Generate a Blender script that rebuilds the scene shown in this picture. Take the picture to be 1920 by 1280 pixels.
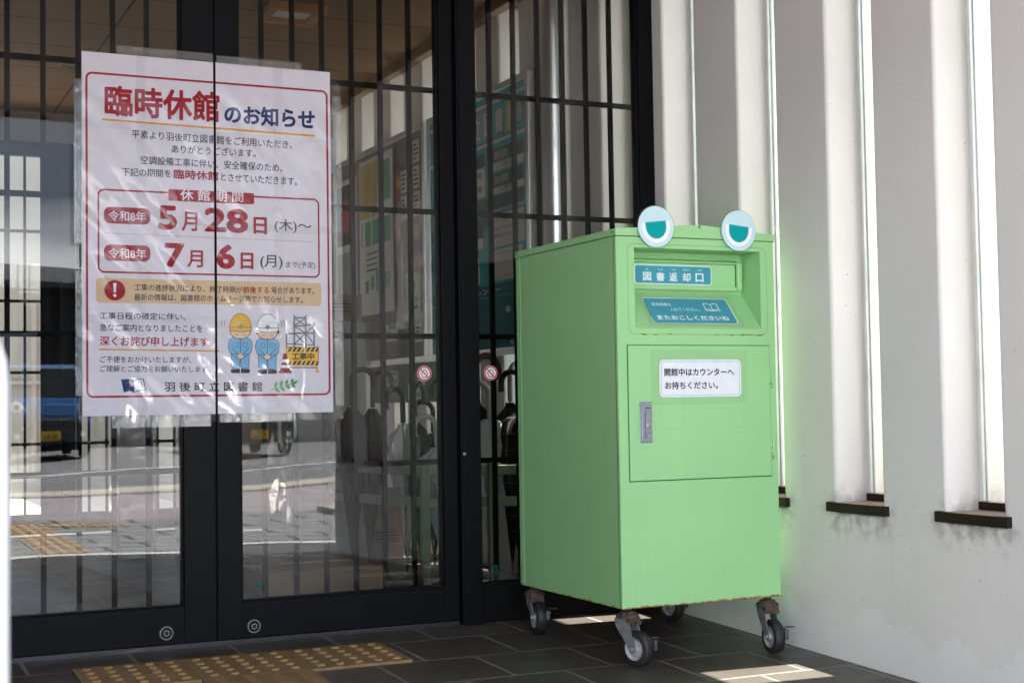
import bpy, bmesh, math, random
from mathutils import Vector, Matrix
R = math.radians
random.seed(7)
for o in list(bpy.data.objects): bpy.data.objects.remove(o)
SC = bpy.context.scene
COL = SC.collection

# ------------------------------------------------------------------ camera
cd = bpy.data.cameras.new('camera'); cam = bpy.data.objects.new('camera', cd); COL.objects.link(cam)
cr = Vector((0.90595056, -0.42308771, -0.01582310)); cu_ = Vector((-0.00414207, -0.04622815, 0.99892232)); cf = Vector((0.42336323, 0.90490869, 0.04363288))
cam.matrix_world = Matrix(((cr.x, cu_.x, -cf.x, 0), (cr.y, cu_.y, -cf.y, 0), (cr.z, cu_.z, -cf.z, 0.7007), (0, 0, 0, 1)))
cd.sensor_width = 36; cd.lens = 50.87; cd.clip_start = 0.05; cd.clip_end = 600
cd.dof.use_dof = True; cd.dof.focus_distance = 4.15; cd.dof.aperture_fstop = 10
SC.camera = cam
# ------------------------------------------------------------------ world and sun
EL = 73.0
W = bpy.data.worlds.new('World'); SC.world = W; W.use_nodes = True
nt = W.node_tree; nt.nodes.clear()
out = nt.nodes.new('ShaderNodeOutputWorld'); bg = nt.nodes.new('ShaderNodeBackground'); bg.inputs[1].default_value = 0.10
sky = nt.nodes.new('ShaderNodeTexSky'); sky.sky_type = 'NISHITA'; sky.sun_disc = False
sky.sun_elevation = R(EL); sky.sun_rotation = R(98)
tc = nt.nodes.new('ShaderNodeTexCoord'); mp = nt.nodes.new('ShaderNodeMapping'); mp.inputs['Scale'].default_value = (1, 1, 3.2)
nz = nt.nodes.new('ShaderNodeTexNoise'); nz.inputs['Scale'].default_value = 2.6; nz.inputs['Detail'].default_value = 7; nz.inputs['Roughness'].default_value = .55
rp = nt.nodes.new('ShaderNodeValToRGB'); rp.color_ramp.elements[0].position = .30; rp.color_ramp.elements[1].position = .55
mx = nt.nodes.new('ShaderNodeMix'); mx.data_type = 'RGBA'; mx.inputs[7].default_value = (4.6, 4.9, 5.4, 1)
nt.links.new(tc.outputs['Generated'], mp.inputs[0]); nt.links.new(mp.outputs[0], nz.inputs[0]); nt.links.new(nz.outputs[0], rp.inputs[0])
n2 = nt.nodes.new('ShaderNodeTexNoise'); n2.inputs['Scale'].default_value = 1.7; n2.inputs['Detail'].default_value = 6
m2 = nt.nodes.new('ShaderNodeMapping'); m2.inputs['Scale'].default_value = (1, 1, 4.5); m2.inputs['Location'].default_value = (3.1, .4, .2)
nt.links.new(tc.outputs['Generated'], m2.inputs[0]); nt.links.new(m2.outputs[0], n2.inputs[0])
r2 = nt.nodes.new('ShaderNodeValToRGB'); r2.color_ramp.elements[0].position = .40; r2.color_ramp.elements[1].position = .66
r2.color_ramp.elements[0].color = (.95, 1.15, 1.45, 1); r2.color_ramp.elements[1].color = (6.6, 6.9, 7.3, 1)
nt.links.new(n2.outputs[0], r2.inputs[0]); nt.links.new(r2.outputs[0], mx.inputs[7])
nt.links.new(rp.outputs[0], mx.inputs[0]); nt.links.new(sky.outputs[0], mx.inputs[6])
sp = nt.nodes.new('ShaderNodeSeparateXYZ'); nt.links.new(tc.outputs['Generated'], sp.inputs[0])
n3 = nt.nodes.new('ShaderNodeTexNoise'); n3.inputs['Scale'].default_value = 5; n3.inputs['Detail'].default_value = 6; nt.links.new(mp.outputs[0], n3.inputs[0])
ad = nt.nodes.new('ShaderNodeMath'); ad.operation = 'MULTIPLY_ADD'; ad.inputs[1].default_value = -.10; nt.links.new(n3.outputs[0], ad.inputs[0]); nt.links.new(sp.outputs[2], ad.inputs[2])
r3 = nt.nodes.new('ShaderNodeValToRGB'); r3.color_ramp.elements[0].position = .052; r3.color_ramp.elements[1].position = .088; r3.color_ramp.elements[0].color = (1, 1, 1, 1); r3.color_ramp.elements[1].color = (0, 0, 0, 1)
nt.links.new(ad.outputs[0], r3.inputs[0])
mb_ = nt.nodes.new('ShaderNodeMix'); mb_.data_type = 'RGBA'; mb_.inputs[7].default_value = (5.2, 5.4, 5.7, 1)
nt.links.new(r3.outputs[0], mb_.inputs[0]); nt.links.new(mx.outputs[2], mb_.inputs[6]); nt.links.new(mb_.outputs[2], bg.inputs[0]); nt.links.new(bg.outputs[0], out.inputs[0])
sl = bpy.data.lights.new('sun', 'SUN'); sl.energy = 3.5; sl.angle = R(.53); sl.color = (1, .965, .92)
sun = bpy.data.objects.new('sun', sl); COL.objects.link(sun)
sd = Vector((-math.cos(R(EL)), .06 * math.cos(R(EL)), -math.sin(R(EL))))
sun.rotation_euler = sd.to_track_quat('-Z', 'Y').to_euler()
SC.view_settings.view_transform = 'Standard'; SC.view_settings.look = 'None'; SC.view_settings.gamma = 1
SC.view_settings.use_curve_mapping = False
SC.view_settings.exposure = 4.03
cy = SC.cycles
cy.use_denoising = True; cy.max_bounces = 10; cy.diffuse_bounces = 5; cy.glossy_bounces = 4; cy.transparent_max_bounces = 32
cy.sample_clamp_indirect = 8; cy.caustics_reflective = False; cy.caustics_refractive = False

# ------------------------------------------------------------------ helpers
def tag(o, label=None, cat=None, group=None, kind=None):
    if label: o['label'] = label
    if cat: o['category'] = cat
    if group: o['group'] = group
    if kind: o['kind'] = kind
    return o
def empty(name, loc=(0, 0, 0), rot=(0, 0, 0), label=None, cat=None, group=None):
    o = bpy.data.objects.new(name, None); COL.objects.link(o); o.location = loc; o.rotation_euler = rot; o.empty_display_size = .1
    return tag(o, label, cat, group)
def children(o): return [c for c in bpy.data.objects if c.parent == o]
def copy_tree(o, parent=None):
    c = o.copy(); COL.objects.link(c)
    if parent: c.parent = parent
    for ch in children(o): copy_tree(ch, c)
    return c
class MB:
    def __init__(s, org=(0, 0, 0)): s.v = []; s.f = []; s.m = []; s.sm = []; s.o = Vector(org); s.mat = 0; s.smooth = False
    def face(s, pts, m=None):
        b = len(s.v); s.v += [Vector(p) - s.o for p in pts]; s.f.append(list(range(b, b + len(pts)))); s.m.append(s.mat if m is None else m); s.sm.append(s.smooth)
    def idx(s, vs, fs, m=None, smooth=None):
        b = len(s.v); s.v += [Vector(p) - s.o for p in vs]
        for f in fs: s.f.append([b + i for i in f]); s.m.append(s.mat if m is None else m); s.sm.append(s.smooth if smooth is None else smooth)
    def box(s, x0, x1, y0, y1, z0, z1, m=None):
        v = [(x, y, z) for z in (z0, z1) for y in (y0, y1) for x in (x0, x1)]
        s.idx(v, [(0, 2, 3, 1), (4, 5, 7, 6), (0, 1, 5, 4), (2, 6, 7, 3), (0, 4, 6, 2), (1, 3, 7, 5)], m)
    def prism(s, poly, a0, a1, ax='Y', m=None):
        n = len(poly)
        def P(p, a): return {'Y': (p[0], a, p[1]), 'X': (a, p[0], p[1]), 'Z': (p[0], p[1], a)}[ax]
        v = [P(p, a0) for p in poly] + [P(p, a1) for p in poly]
        s.idx(v, [tuple(range(n))[::-1], tuple(range(n, 2 * n))] + [(i, (i + 1) % n, n + (i + 1) % n, n + i) for i in range(n)], m)
    def tube(s, pts, r, n=10, m=None, cap=True, flat=1.0):
        pts = [Vector(p) for p in pts]; rs = r if isinstance(r, (list, tuple)) else [r] * len(pts)
        vs = []; fs = []; prev = None
        for i, p in enumerate(pts):
            t = (pts[min(i + 1, len(pts) - 1)] - pts[max(i - 1, 0)]).normalized()
            if prev is None:
                a = Vector((0, 0, 1)) if abs(t.z) < .9 else Vector((1, 0, 0)); u = t.cross(a).normalized()
            else: u = (prev - t * prev.dot(t)).normalized()
            prev = u; w = t.cross(u)
            for k in range(n):
                q = 2 * math.pi * k / n; vs.append(p + (u * math.cos(q) + w * math.sin(q) * flat) * rs[i])
        for i in range(len(pts) - 1):
            for k in range(n):
                fs.append((i * n + k, i * n + (k + 1) % n, (i + 1) * n + (k + 1) % n, (i + 1) * n + k))
        if cap: fs += [tuple(range(n))[::-1], tuple(range((len(pts) - 1) * n, len(pts) * n))]
        s.idx(vs, fs, m, True)
    def lathe(s, prof, c, ax='Z', n=24, m=None, smooth=True, cap=True):
        c = Vector(c); vs = []; fs = []
        for (r, h) in prof:
            for k in range(n):
                q = 2 * math.pi * k / n; a, b = r * math.cos(q), r * math.sin(q)
                vs.append(c + Vector({'Z': (a, b, h), 'Y': (a, h, b), 'X': (h, a, b)}[ax]))
        for i in range(len(prof) - 1):
            for k in range(n): fs.append((i * n + k, i * n + (k + 1) % n, (i + 1) * n + (k + 1) % n, (i + 1) * n + k))
        if cap: fs += [tuple(range(n))[::-1], tuple(range((len(prof) - 1) * n, len(prof) * n))]
        s.idx(vs, fs, m, smooth)
    def build(s, name, mats, parent=None, bevel=0, seg=2, autos=False):
        me = bpy.data.meshes.new(name); me.from_pydata(s.v, [], s.f); me.update()
        for mt in (mats if isinstance(mats, (list, tuple)) else [mats]): me.materials.append(mt)
        me.polygons.foreach_set('material_index', s.m); me.polygons.foreach_set('use_smooth', s.sm)
        bm = bmesh.new(); bm.from_mesh(me)
        if all(len(f) >= 3 for f in s.f): bmesh.ops.recalc_face_normals(bm, faces=bm.faces)
        bm.to_mesh(me); bm.free()
        if any(s.sm):
            try: me.set_sharp_from_angle(angle=R(45))
            except Exception: pass
        o = bpy.data.objects.new(name, me); COL.objects.link(o)
        if parent: o.parent = parent
        if bevel:
            b = o.modifiers.new('bevel', 'BEVEL'); b.width = bevel; b.segments = seg; b.limit_method = 'ANGLE'; b.angle_limit = R(40)
        return o

# ------------------------------------------------------------------ materials
def nodes(name):
    m = bpy.data.materials.new(name); m.use_nodes = True; return m, m.node_tree, m.node_tree.nodes['Principled BSDF']
def N(t, ty, **kw):
    n = t.nodes.new(ty)
    for k, v in kw.items():
        if k in n.inputs: n.inputs[k].default_value = v
        else: setattr(n, k, v)
    return n
def mixc(t, fac, a, b, mode='MIX'):
    n = t.nodes.new('ShaderNodeMix'); n.data_type = 'RGBA'; n.blend_type = mode
    for i, x in ((0, fac), (6, a), (7, b)):
        if isinstance(x, (int, float)): n.inputs[i].default_value = x
        elif isinstance(x, tuple): n.inputs[i].default_value = (*x[:3], 1)
        else: t.links.new(x, n.inputs[i])
    return n.outputs[2]
def ramp(t, src, p0, p1, c0=(0, 0, 0), c1=(1, 1, 1)):
    r = t.nodes.new('ShaderNodeValToRGB'); r.color_ramp.elements[0].position = p0; r.color_ramp.elements[1].position = p1
    r.color_ramp.elements[0].color = (*c0, 1); r.color_ramp.elements[1].color = (*c1, 1); t.links.new(src, r.inputs[0]); return r.outputs[0]
def coords(t, scale=(1, 1, 1), loc=(0, 0, 0), rot=(0, 0, 0)):
    c = t.nodes.new('ShaderNodeTexCoord'); m = t.nodes.new('ShaderNodeMapping')
    m.inputs['Scale'].default_value = scale; m.inputs['Location'].default_value = loc; m.inputs['Rotation'].default_value = rot
    t.links.new(c.outputs['Object'], m.inputs[0]); return m.outputs[0]
def noise(t, co, scale, detail=4, rough=.5):
    n = N(t, 'ShaderNodeTexNoise'); n.inputs['Scale'].default_value = scale; n.inputs['Detail'].default_value = detail; n.inputs['Roughness'].default_value = rough
    t.links.new(co, n.inputs['Vector']); return n.outputs[0]
def math_(t, op, a, b=None):
    n = t.nodes.new('ShaderNodeMath'); n.operation = op
    for i, x in ((0, a), (1, b)):
        if x is None: continue
        if isinstance(x, (int, float)): n.inputs[i].default_value = x
        else: t.links.new(x, n.inputs[i])
    return n.outputs[0]
def bump(t, p, h, strength, dist=.002):
    b = N(t, 'ShaderNodeBump'); b.inputs['Strength'].default_value = strength; b.inputs['Distance'].default_value = dist
    t.links.new(h, b.inputs['Height']); t.links.new(b.outputs[0], p.inputs['Normal'])
def M(name, col, rough=.5, metal=0, var=.08, vscale=6, bmp=0, bscale=200, spec=.5, dist=.001):
    m, t, p = nodes(name); co = coords(t)
    p.inputs['Roughness'].default_value = rough; p.inputs['Metallic'].default_value = metal; p.inputs['Specular IOR Level'].default_value = spec
    n = noise(t, co, vscale, 5)
    a = tuple(c * (1 - var) for c in col); b = tuple(min(1, c * (1 + var)) for c in col)
    t.links.new(mixc(t, ramp(t, n, .3, .7), a, b), p.inputs['Base Color'])
    if bmp: bump(t, p, noise(t, co, bscale, 3), bmp, dist)
    return m
def Mprint(name, col, rough=.45): return M(name, col, max(rough, .5), var=.03, vscale=30, spec=.12)

black_frame = M('bronze_black_aluminium', (.0034, .0034, .0042), .48, var=.2, vscale=8, bmp=.03, bscale=600, spec=.10)
black_bars = M('black_grille_bars', (.0022, .0021, .0021), .6, var=.2, vscale=8, spec=.015)
green_hues = (.295, .565, .250)
def green_mat():
    m, t, p = nodes('green_painted_steel'); co = coords(t)
    n1 = ramp(t, noise(t, co, 3.5, 6), .35, .7); c = mixc(t, n1, tuple(x * .96 for x in green_hues), tuple(x * 1.03 for x in green_hues))
    # grime specks
    sp = ramp(t, noise(t, co, 160, 2), .70, .76); c = mixc(t, math_(t, 'MULTIPLY', sp, .25), c, (.12, .16, .08))
    # vertical dirt streaks
    st = ramp(t, noise(t, coords(t, (40, 40, 2.2)), 1, 4), .60, .80); c = mixc(t, math_(t, 'MULTIPLY', st, .10), c, (.16, .22, .10))
    # rust creeping up from the bottom folded edge
    sx = t.nodes.new('ShaderNodeSeparateXYZ'); t.links.new(coords(t), sx.inputs[0])
    zz = math_(t, 'SUBTRACT', sx.outputs[2], .1345)
    nr = noise(t, coords(t, (1, 1, .6)), 34, 5, .65); nl = noise(t, co, 5, 2)
    xr = math_(t, 'MULTIPLY', math_(t, 'SUBTRACT', .55, math_(t, 'ADD', math_(t, 'MULTIPLY', sx.outputs[0], .55), math_(t, 'MULTIPLY', nl, .3))), .35)
    edge = math_(t, 'SUBTRACT', math_(t, 'SUBTRACT', math_(t, 'MULTIPLY', nr, .75), xr), math_(t, 'MULTIPLY', zz, 28))
    rf = ramp(t, edge, .14, .27)
    c = mixc(t, rf, c, mixc(t, ramp(t, noise(t, co, 120, 3), .4, .6), (.34, .15, .025), (.14, .05, .015)))
    t.links.new(c, p.inputs['Base Color']); p.inputs['Roughness'].default_value = .48; p.inputs['Specular IOR Level'].default_value = .35
    rg = ramp(t, noise(t, co, 9, 6, .6), .3, .7, (.40,) * 3, (.60,) * 3); t.links.new(rg, p.inputs['Roughness'])
    bump(t, p, math_(t, 'ADD', math_(t, 'MULTIPLY', noise(t, co, 420, 2), .10), math_(t, 'MULTIPLY', noise(t, co, 4.5, 2), 1.6)), .30, .0018)
    return m
green = green_mat()
green_plain = M('green_painted_steel_recess', green_hues, .48, var=.05, vscale=5, bmp=.04, bscale=420)
seam = M('dark_seam', (.03, .07, .025), .8)
rust = M('rusty_steel', (.070, .046, .034), .85, .2, var=.5, vscale=60, bmp=.4, bscale=180)
zinc = M('weathered_zinc', (.19, .195, .20), .6, .35, var=.3, vscale=40, bmp=.2, bscale=160)
rubber = M('black_rubber', (.014, .014, .015), .6, var=.4, vscale=50, bmp=.2, bscale=200)
chrome = M('satin_steel', (.20, .20, .205), .38, .9, var=.15, vscale=60)
grey_metal = M('grey_die_cast', (.30, .31, .36), .38, .6, var=.08, vscale=30)
dark_hole = M('dark_slot', (.01, .01, .01), .7)
sticker_blue = Mprint('faded_blue_vinyl', (.06, .29, .37), .5)
sticker_white = Mprint('white_vinyl', (.72, .75, .74), .5)
letter_white = Mprint('white_lettering', (.66, .74, .74), .5)
letter_dark = Mprint('dark_lettering', (.06, .065, .07), .5)
line_blue = Mprint('thin_blue_line', (.10, .40, .50), .5)
eye_pale = Mprint('pale_blue_print', (.50, .66, .70), .3)
eye_white = Mprint('white_print', (.80, .79, .81), .3)
eye_teal = Mprint('teal_print', (.0, .30, .31), .3)
umb_white = M('white_umbrella_cloth', (.55, .56, .58), .6, var=.1, vscale=20)
white_paint = M('white_powder_coat', (.40, .40, .40), .4, var=.02)
cream = M('cream_trim', (.60, .52, .36), .6)

def glass_mat(name, f0=.05, tint=(.92, .95, .93), wob=0.0, rough=0.0):
    m = bpy.data.materials.new(name); m.use_nodes = True; t = m.node_tree; t.nodes.clear()
    o = N(t, 'ShaderNodeOutputMaterial'); tr = N(t, 'ShaderNodeBsdfTransparent'); gl = N(t, 'ShaderNodeBsdfGlossy')
    tr.inputs[0].default_value = (*tint, 1); gl.inputs['Roughness'].default_value = rough
    lw = N(t, 'ShaderNodeLayerWeight'); lw.inputs[0].default_value = .5
    f = math_(t, 'ADD', math_(t, 'MULTIPLY', math_(t, 'POWER', lw.outputs['Facing'], 5.0), 1 - f0), f0)
    mxs = N(t, 'ShaderNodeMixShader'); t.links.new(f, mxs.inputs[0]); t.links.new(tr.outputs[0], mxs.inputs[1]); t.links.new(gl.outputs[0], mxs.inputs[2])
    if wob:
        b = N(t, 'ShaderNodeBump'); b.inputs['Strength'].default_value = 1; b.inputs['Distance'].default_value = wob
        t.links.new(noise(t, coords(t, (1.2, 1, 3)), 2.2, 1), b.inputs['Height']); t.links.new(b.outputs[0], gl.inputs['Normal'])
    t.links.new(mxs.outputs[0], o.inputs[0]); return m
glass = glass_mat('door_glass', .034, (.90, .90, .885))
slot_glass = glass_mat('slot_window_glass', .04, (.865, .88, .855))
acrylic = glass_mat('clear_acrylic', .05, (.9, .95, .93))
def film_mat(name, f0, wr, tint=(.97, .97, .98), sx=14, sz=4, haze=0.0, dist=.004, ridged=False):
    m = bpy.data.materials.new(name); m.use_nodes = True; t = m.node_tree; t.nodes.clear()
    o = N(t, 'ShaderNodeOutputMaterial'); tr = N(t, 'ShaderNodeBsdfTransparent'); gl = N(t, 'ShaderNodeBsdfGlossy'); df = N(t, 'ShaderNodeBsdfDiffuse')
    tr.inputs[0].default_value = (*tint, 1); gl.inputs['Roughness'].default_value = .05; df.inputs[0].default_value = (.8, .8, .82, 1)
    b = N(t, 'ShaderNodeBump'); b.inputs['Strength'].default_value = wr; b.inputs['Distance'].default_value = dist
    n1 = noise(t, coords(t, (sx, 1, sz)), 1, 5, .6)
    if ridged: n1.node.noise_type = 'RIDGED_MULTIFRACTAL'; n1.node.inputs['Detail'].default_value = 3
    t.links.new(n1, b.inputs['Height']); t.links.new(b.outputs[0], gl.inputs['Normal'])
    lw = N(t, 'ShaderNodeLayerWeight'); lw.inputs[0].default_value = .5
    f = math_(t, 'ADD', math_(t, 'MULTIPLY', math_(t, 'POWER', lw.outputs['Facing'], 5.0), 1 - f0), f0)
    m1 = N(t, 'ShaderNodeMixShader'); m1.inputs[0].default_value = haze; t.links.new(tr.outputs[0], m1.inputs[1]); t.links.new(df.outputs[0], m1.inputs[2])
    m2 = N(t, 'ShaderNodeMixShader'); t.links.new(f, m2.inputs[0]); t.links.new(m1.outputs[0], m2.inputs[1]); t.links.new(gl.outputs[0], m2.inputs[2])
    t.links.new(m2.outputs[0], o.inputs[0]); return m
poster_film = film_mat('laminate_film', .036, 1.0, (.99, .99, .99), sx=13, sz=3.5, dist=.0030, ridged=True)
edge_film = film_mat('clear_film_edge', .05, 1.0, (.93, .93, .92), 12, 10, .07)
wrap_film = film_mat('wrinkled_plastic_wrap', .10, 1.0, (.9, .9, .9), 10, 5, .12)
tape_film = film_mat('clear_tape', .008, .8, (.985, .985, .985), 8, 8, .012)

def wall_mat(name, col, stain=True):
    m, t, p = nodes(name); co = coords(t)
    big = ramp(t, noise(t, co, 1.7, 5), .3, .75); c = mixc(t, big, tuple(x * .93 for x in col), tuple(x * 1.04 for x in col))
    if stain:
        sx = t.nodes.new('ShaderNodeSeparateXYZ'); t.links.new(co, sx.inputs[0]); z = sx.outputs[2]
        # lime bloom along the foot of the wall, with a ragged upper edge
        n2 = noise(t, co, 7, 6, .55)
        zz = math_(t, 'ADD', z, math_(t, 'MULTIPLY', sx.outputs[1], -.0323))
        foot = math_(t, 'ADD', math_(t, 'ADD', zz, .14), math_(t, 'MULTIPLY', n2, -.26))
        fr = ramp(t, foot, -.06, .005, (1, 1, 1), (0, 0, 0))
        c = mixc(t, math_(t, 'MULTIPLY', fr, math_(t, 'MULTIPLY', n2, .6)), c, (.74, .75, .76))
        # dark run-off streaks below the sills and grime specks
        n3 = noise(t, coords(t, (1, 9, .8)), 2.2, 5)
        below = math_(t, 'MULTIPLY', ramp(t, z, .05, .37), ramp(t, z, .38, .385, (1, 1, 1), (0, 0, 0)))
        c = mixc(t, math_(t, 'MULTIPLY', math_(t, 'MULTIPLY', ramp(t, n3, .55, .85), below), .12), c, (.16, .14, .12))
        sc_ = noise(t, coords(t, (1, 26, 5), rot=(.5, 0, 0)), 1.6, 2, .4)
        c = mixc(t, math_(t, 'MULTIPLY', math_(t, 'MULTIPLY', ramp(t, sc_, .74, .78), ramp(t, z, .32, .25, (0, 0, 0), (1, 1, 1)) if False else ramp(t, noise(t, co, 4, 2), .45, .6)), .5), c, (.20, .18, .16))
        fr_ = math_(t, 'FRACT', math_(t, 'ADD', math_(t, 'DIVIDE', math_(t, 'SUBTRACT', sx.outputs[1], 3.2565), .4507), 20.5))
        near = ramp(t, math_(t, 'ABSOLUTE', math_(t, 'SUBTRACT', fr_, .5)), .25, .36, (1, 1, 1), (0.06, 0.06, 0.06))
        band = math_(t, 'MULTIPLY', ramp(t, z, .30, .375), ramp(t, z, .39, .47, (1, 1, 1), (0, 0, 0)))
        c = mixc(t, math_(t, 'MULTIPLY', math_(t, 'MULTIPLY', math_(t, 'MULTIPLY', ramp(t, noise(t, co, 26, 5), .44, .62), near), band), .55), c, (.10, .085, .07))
    sp = ramp(t, noise(t, coords(t, (1, 1.6, 1)), 75, 2), .735, .77); c = mixc(t, math_(t, 'MULTIPLY', sp, .6), c, (.12, .11, .10))
    t.links.new(c, p.inputs['Base Color']); p.inputs['Roughness'].default_value = .85; p.inputs['Specular IOR Level'].default_value = .2
    h = math_(t, 'ADD', noise(t, co, 190, 3), math_(t, 'MULTIPLY', noise(t, co, 60, 3), .8))
    bump(t, p, h, .35, .0025); return m
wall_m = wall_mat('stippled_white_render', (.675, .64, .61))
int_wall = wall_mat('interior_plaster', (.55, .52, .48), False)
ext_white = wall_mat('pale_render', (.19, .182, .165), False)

def tile_mat(name, bw, rh, lx, ly, c1, c2, mortar, ms, rough=.5, bmp=.5, offset=.5, spec=.4, rot=0):
    m, t, p = nodes(name)
    b = N(t, 'ShaderNodeTexBrick'); b.offset = offset; b.offset_frequency = 2; b.squash = 1
    t.links.new(coords(t, loc=(lx, ly, 0), rot=(0, 0, rot)), b.inputs['Vector'])
    b.inputs['Scale'].default_value = 1; b.inputs['Brick Width'].default_value = bw; b.inputs['Row Height'].default_value = rh
    b.inputs['Mortar Size'].default_value = ms; b.inputs['Mortar Smooth'].default_value = .15; b.inputs['Bias'].default_value = 0
    b.inputs['Color1'].default_value = (*c1, 1); b.inputs['Color2'].default_value = (*c2, 1); b.inputs['Mortar'].default_value = (*mortar, 1)
    co = coords(t)
    n = ramp(t, noise(t, co, 5, 6, .6), .3, .75); c = mixc(t, math_(t, 'MULTIPLY', n, .3), b.outputs[0], tuple(x * 1.5 for x in c1))
    g = ramp(t, noise(t, co, 420, 2), .62, .72); c = mixc(t, math_(t, 'MULTIPLY', g, .35), c, tuple(min(1, x * 2.6) for x in c1))
    t.links.new(c, p.inputs['Base Color'])
    t.links.new(mixc(t, n, (rough - .08,) * 3, (rough + .12,) * 3), p.inputs['Roughness']); p.inputs['Specular IOR Level'].default_value = spec
    h = math_(t, 'ADD', math_(t, 'MULTIPLY', b.outputs['Fac'], -1.0), math_(t, 'MULTIPLY', noise(t, co, 300, 3), .25))
    bump(t, p, h, bmp, .003); return m
porch_tile = tile_mat('dark_porch_tile', .297, .283, -.03, -4.13 + .283 * 20, (.050, .040, .034), (.064, .052, .044), (.18, .16, .145), .0065, .42)
paver = tile_mat('grey_street_paver', .60, .30, 0, 30, (.195, .195, .20), (.235, .235, .235), (.02, .02, .02), .022, .8, .4)
pink_paver = tile_mat('pinkish_pavement', .20, .10, 0, 30, (.27, .24, .25), (.32, .285, .295), (.20, .18, .19), .006, .85, .3)
asphalt = M('asphalt', (.15, .15, .155), .9, var=.25, vscale=3, bmp=.4, bscale=90, dist=.004)
concrete = M('kerb_concrete', (.42, .38, .32), .85, var=.15, vscale=8, bmp=.3, bscale=60)
paint_white = M('road_paint', (.75, .75, .73), .7, var=.1, vscale=20)
gravel = M('pale_gravel', (.36, .35, .32), .95, var=.3, vscale=40, bmp=.6, bscale=50, dist=.01)
tact_y = M('tactile_yellow_tile', (.215, .130, .055), .75, var=.18, vscale=14, bmp=.3, bscale=260)
dome_y = M('tactile_dome', (.27, .155, .058), .75, var=.2, vscale=60, bmp=.3, bscale=300)
def plank_mat():
    m, t, p = nodes('wood_ceiling_boards')
    b = N(t, 'ShaderNodeTexBrick'); b.offset = 0; t.links.new(coords(t, loc=(-1.13 + 30, -6.17 + 33.0, 0)), b.inputs['Vector'])
    b.inputs['Scale'].default_value = 1; b.inputs['Brick Width'].default_value = 3.0; b.inputs['Row Height'].default_value = .47; b.inputs['Mortar Size'].default_value = .006
    b.inputs['Color1'].default_value = (.27, .165, .095, 1); b.inputs['Color2'].default_value = (.25, .15, .085, 1); b.inputs['Mortar'].default_value = (.03, .02, .015, 1)
    g = noise(t, coords(t, (.7, 26, 1)), 2, 5, .6)
    c = mixc(t, ramp(t, g, .35, .65), b.outputs[0], tuple((.17, .10, .055)))
    c = mixc(t, b.outputs['Fac'], mixc(t, .5, b.outputs[0], c), (.03, .02, .015))
    t.links.new(c, p.inputs['Base Color']); p.inputs['Roughness'].default_value = .6; p.inputs['Specular IOR Level'].default_value = .1; return m
ceil_m = plank_mat()
sill_m = M('dark_brown_sill', (.019, .011, .008), .45, var=.3, vscale=20, spec=.15)
win_frame = M('pale_grey_window_frame', (.66, .68, .66), .4, var=.1, vscale=10)
alum = M('brushed_aluminium', (.60, .61, .63), .3, 1, var=.08, vscale=40)
wood_trim = M('brown_wood_trim', (.20, .12, .07), .5, var=.2, vscale=20)
cardboard = M('corrugated_cardboard', (.30, .20, .12), .85, var=.08, vscale=14, spec=.08)
lobby_floor = M('lobby_floor', (.40, .38, .35), .5, var=.1)
roof_m = M('roof_fascia', (.50, .45, .38), .6)

# ------------------------------------------------------------------ lettering
_tc = {}
def glyphs(s, bold):
    k = (s, bold)
    if k in _tc: return _tc[k]
    cu = bpy.data.curves.new('t', 'FONT'); cu.body = s; cu.size = 1; cu.offset = bold; cu.resolution_u = 3
    o = bpy.data.objects.new('t', cu); COL.objects.link(o); dg = bpy.context.evaluated_depsgraph_get()
    me = bpy.data.meshes.new_from_object(o.evaluated_get(dg)); v = [tuple(x.co[:2]) for x in me.vertices]; f = [tuple(p.vertices) for p in me.polygons]
    bpy.data.objects.remove(o); bpy.data.curves.remove(cu); bpy.data.meshes.remove(me)
    xs = [a for a, b in v]; ys = [b for a, b in v]; x0, x1, y0, y1 = min(xs), max(xs), min(ys), max(ys)
    _tc[k] = ([((a - x0) / (x1 - x0), (b - y0) / (y1 - y0)) for a, b in v], f, x1 - x0, y1 - y0); return _tc[k]
class Print:
    """flat artwork on a plane: fn(u, v, layer) -> world point"""
    def __init__(s, mb, fn, step=.0003): s.mb = mb; s.fn = fn; s.st = step; s.k = 1
    def poly(s, pts, m, lay=None):
        k = s.k if lay is None else lay; s.mb.face([s.fn(u, v, k * s.st) for u, v in pts], m)
    def tri(s, vs, fs, m, lay):
        s.mb.idx([s.fn(u, v, lay * s.st) for u, v in vs], fs, m)
    def text(s, t, q, m, bold=.0, lay=2):
        """q: four corners bl, br, tr, tl; bold strokes are built from a few shifted copies of the outline"""
        v, f, w, h = glyphs(t, 0.0); bl, br, tr, tl = q
        P = lambda a, b: tuple((bl[i] * (1 - a) + br[i] * a) * (1 - b) + (tl[i] * (1 - a) + tr[i] * a) * b for i in (0, 1))
        n = 1 if bold < .003 else (4 if bold < .009 else 8); rx, ry = bold / w, bold / h
        for k in range(n):
            q_ = 2 * math.pi * (k + .5) / n; ox, oy = (rx * math.cos(q_), ry * math.sin(q_)) if n > 1 else (0, 0)
            s.tri([P(rx + ox + a * (1 - 2 * rx), ry + oy + b * (1 - 2 * ry)) for a, b in v], f, m, lay + .07 * k)
    def rect(s, u0, u1, v0, v1, m, lay): s.poly([(u0, v0), (u1, v0), (u1, v1), (u0, v1)], m, lay)
    def tbox(s, t, u0, u1, v0, v1, m, bold=0, lay=2): s.text(t, [(u0, v0), (u1, v0), (u1, v1), (u0, v1)], m, bold, lay)
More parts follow.
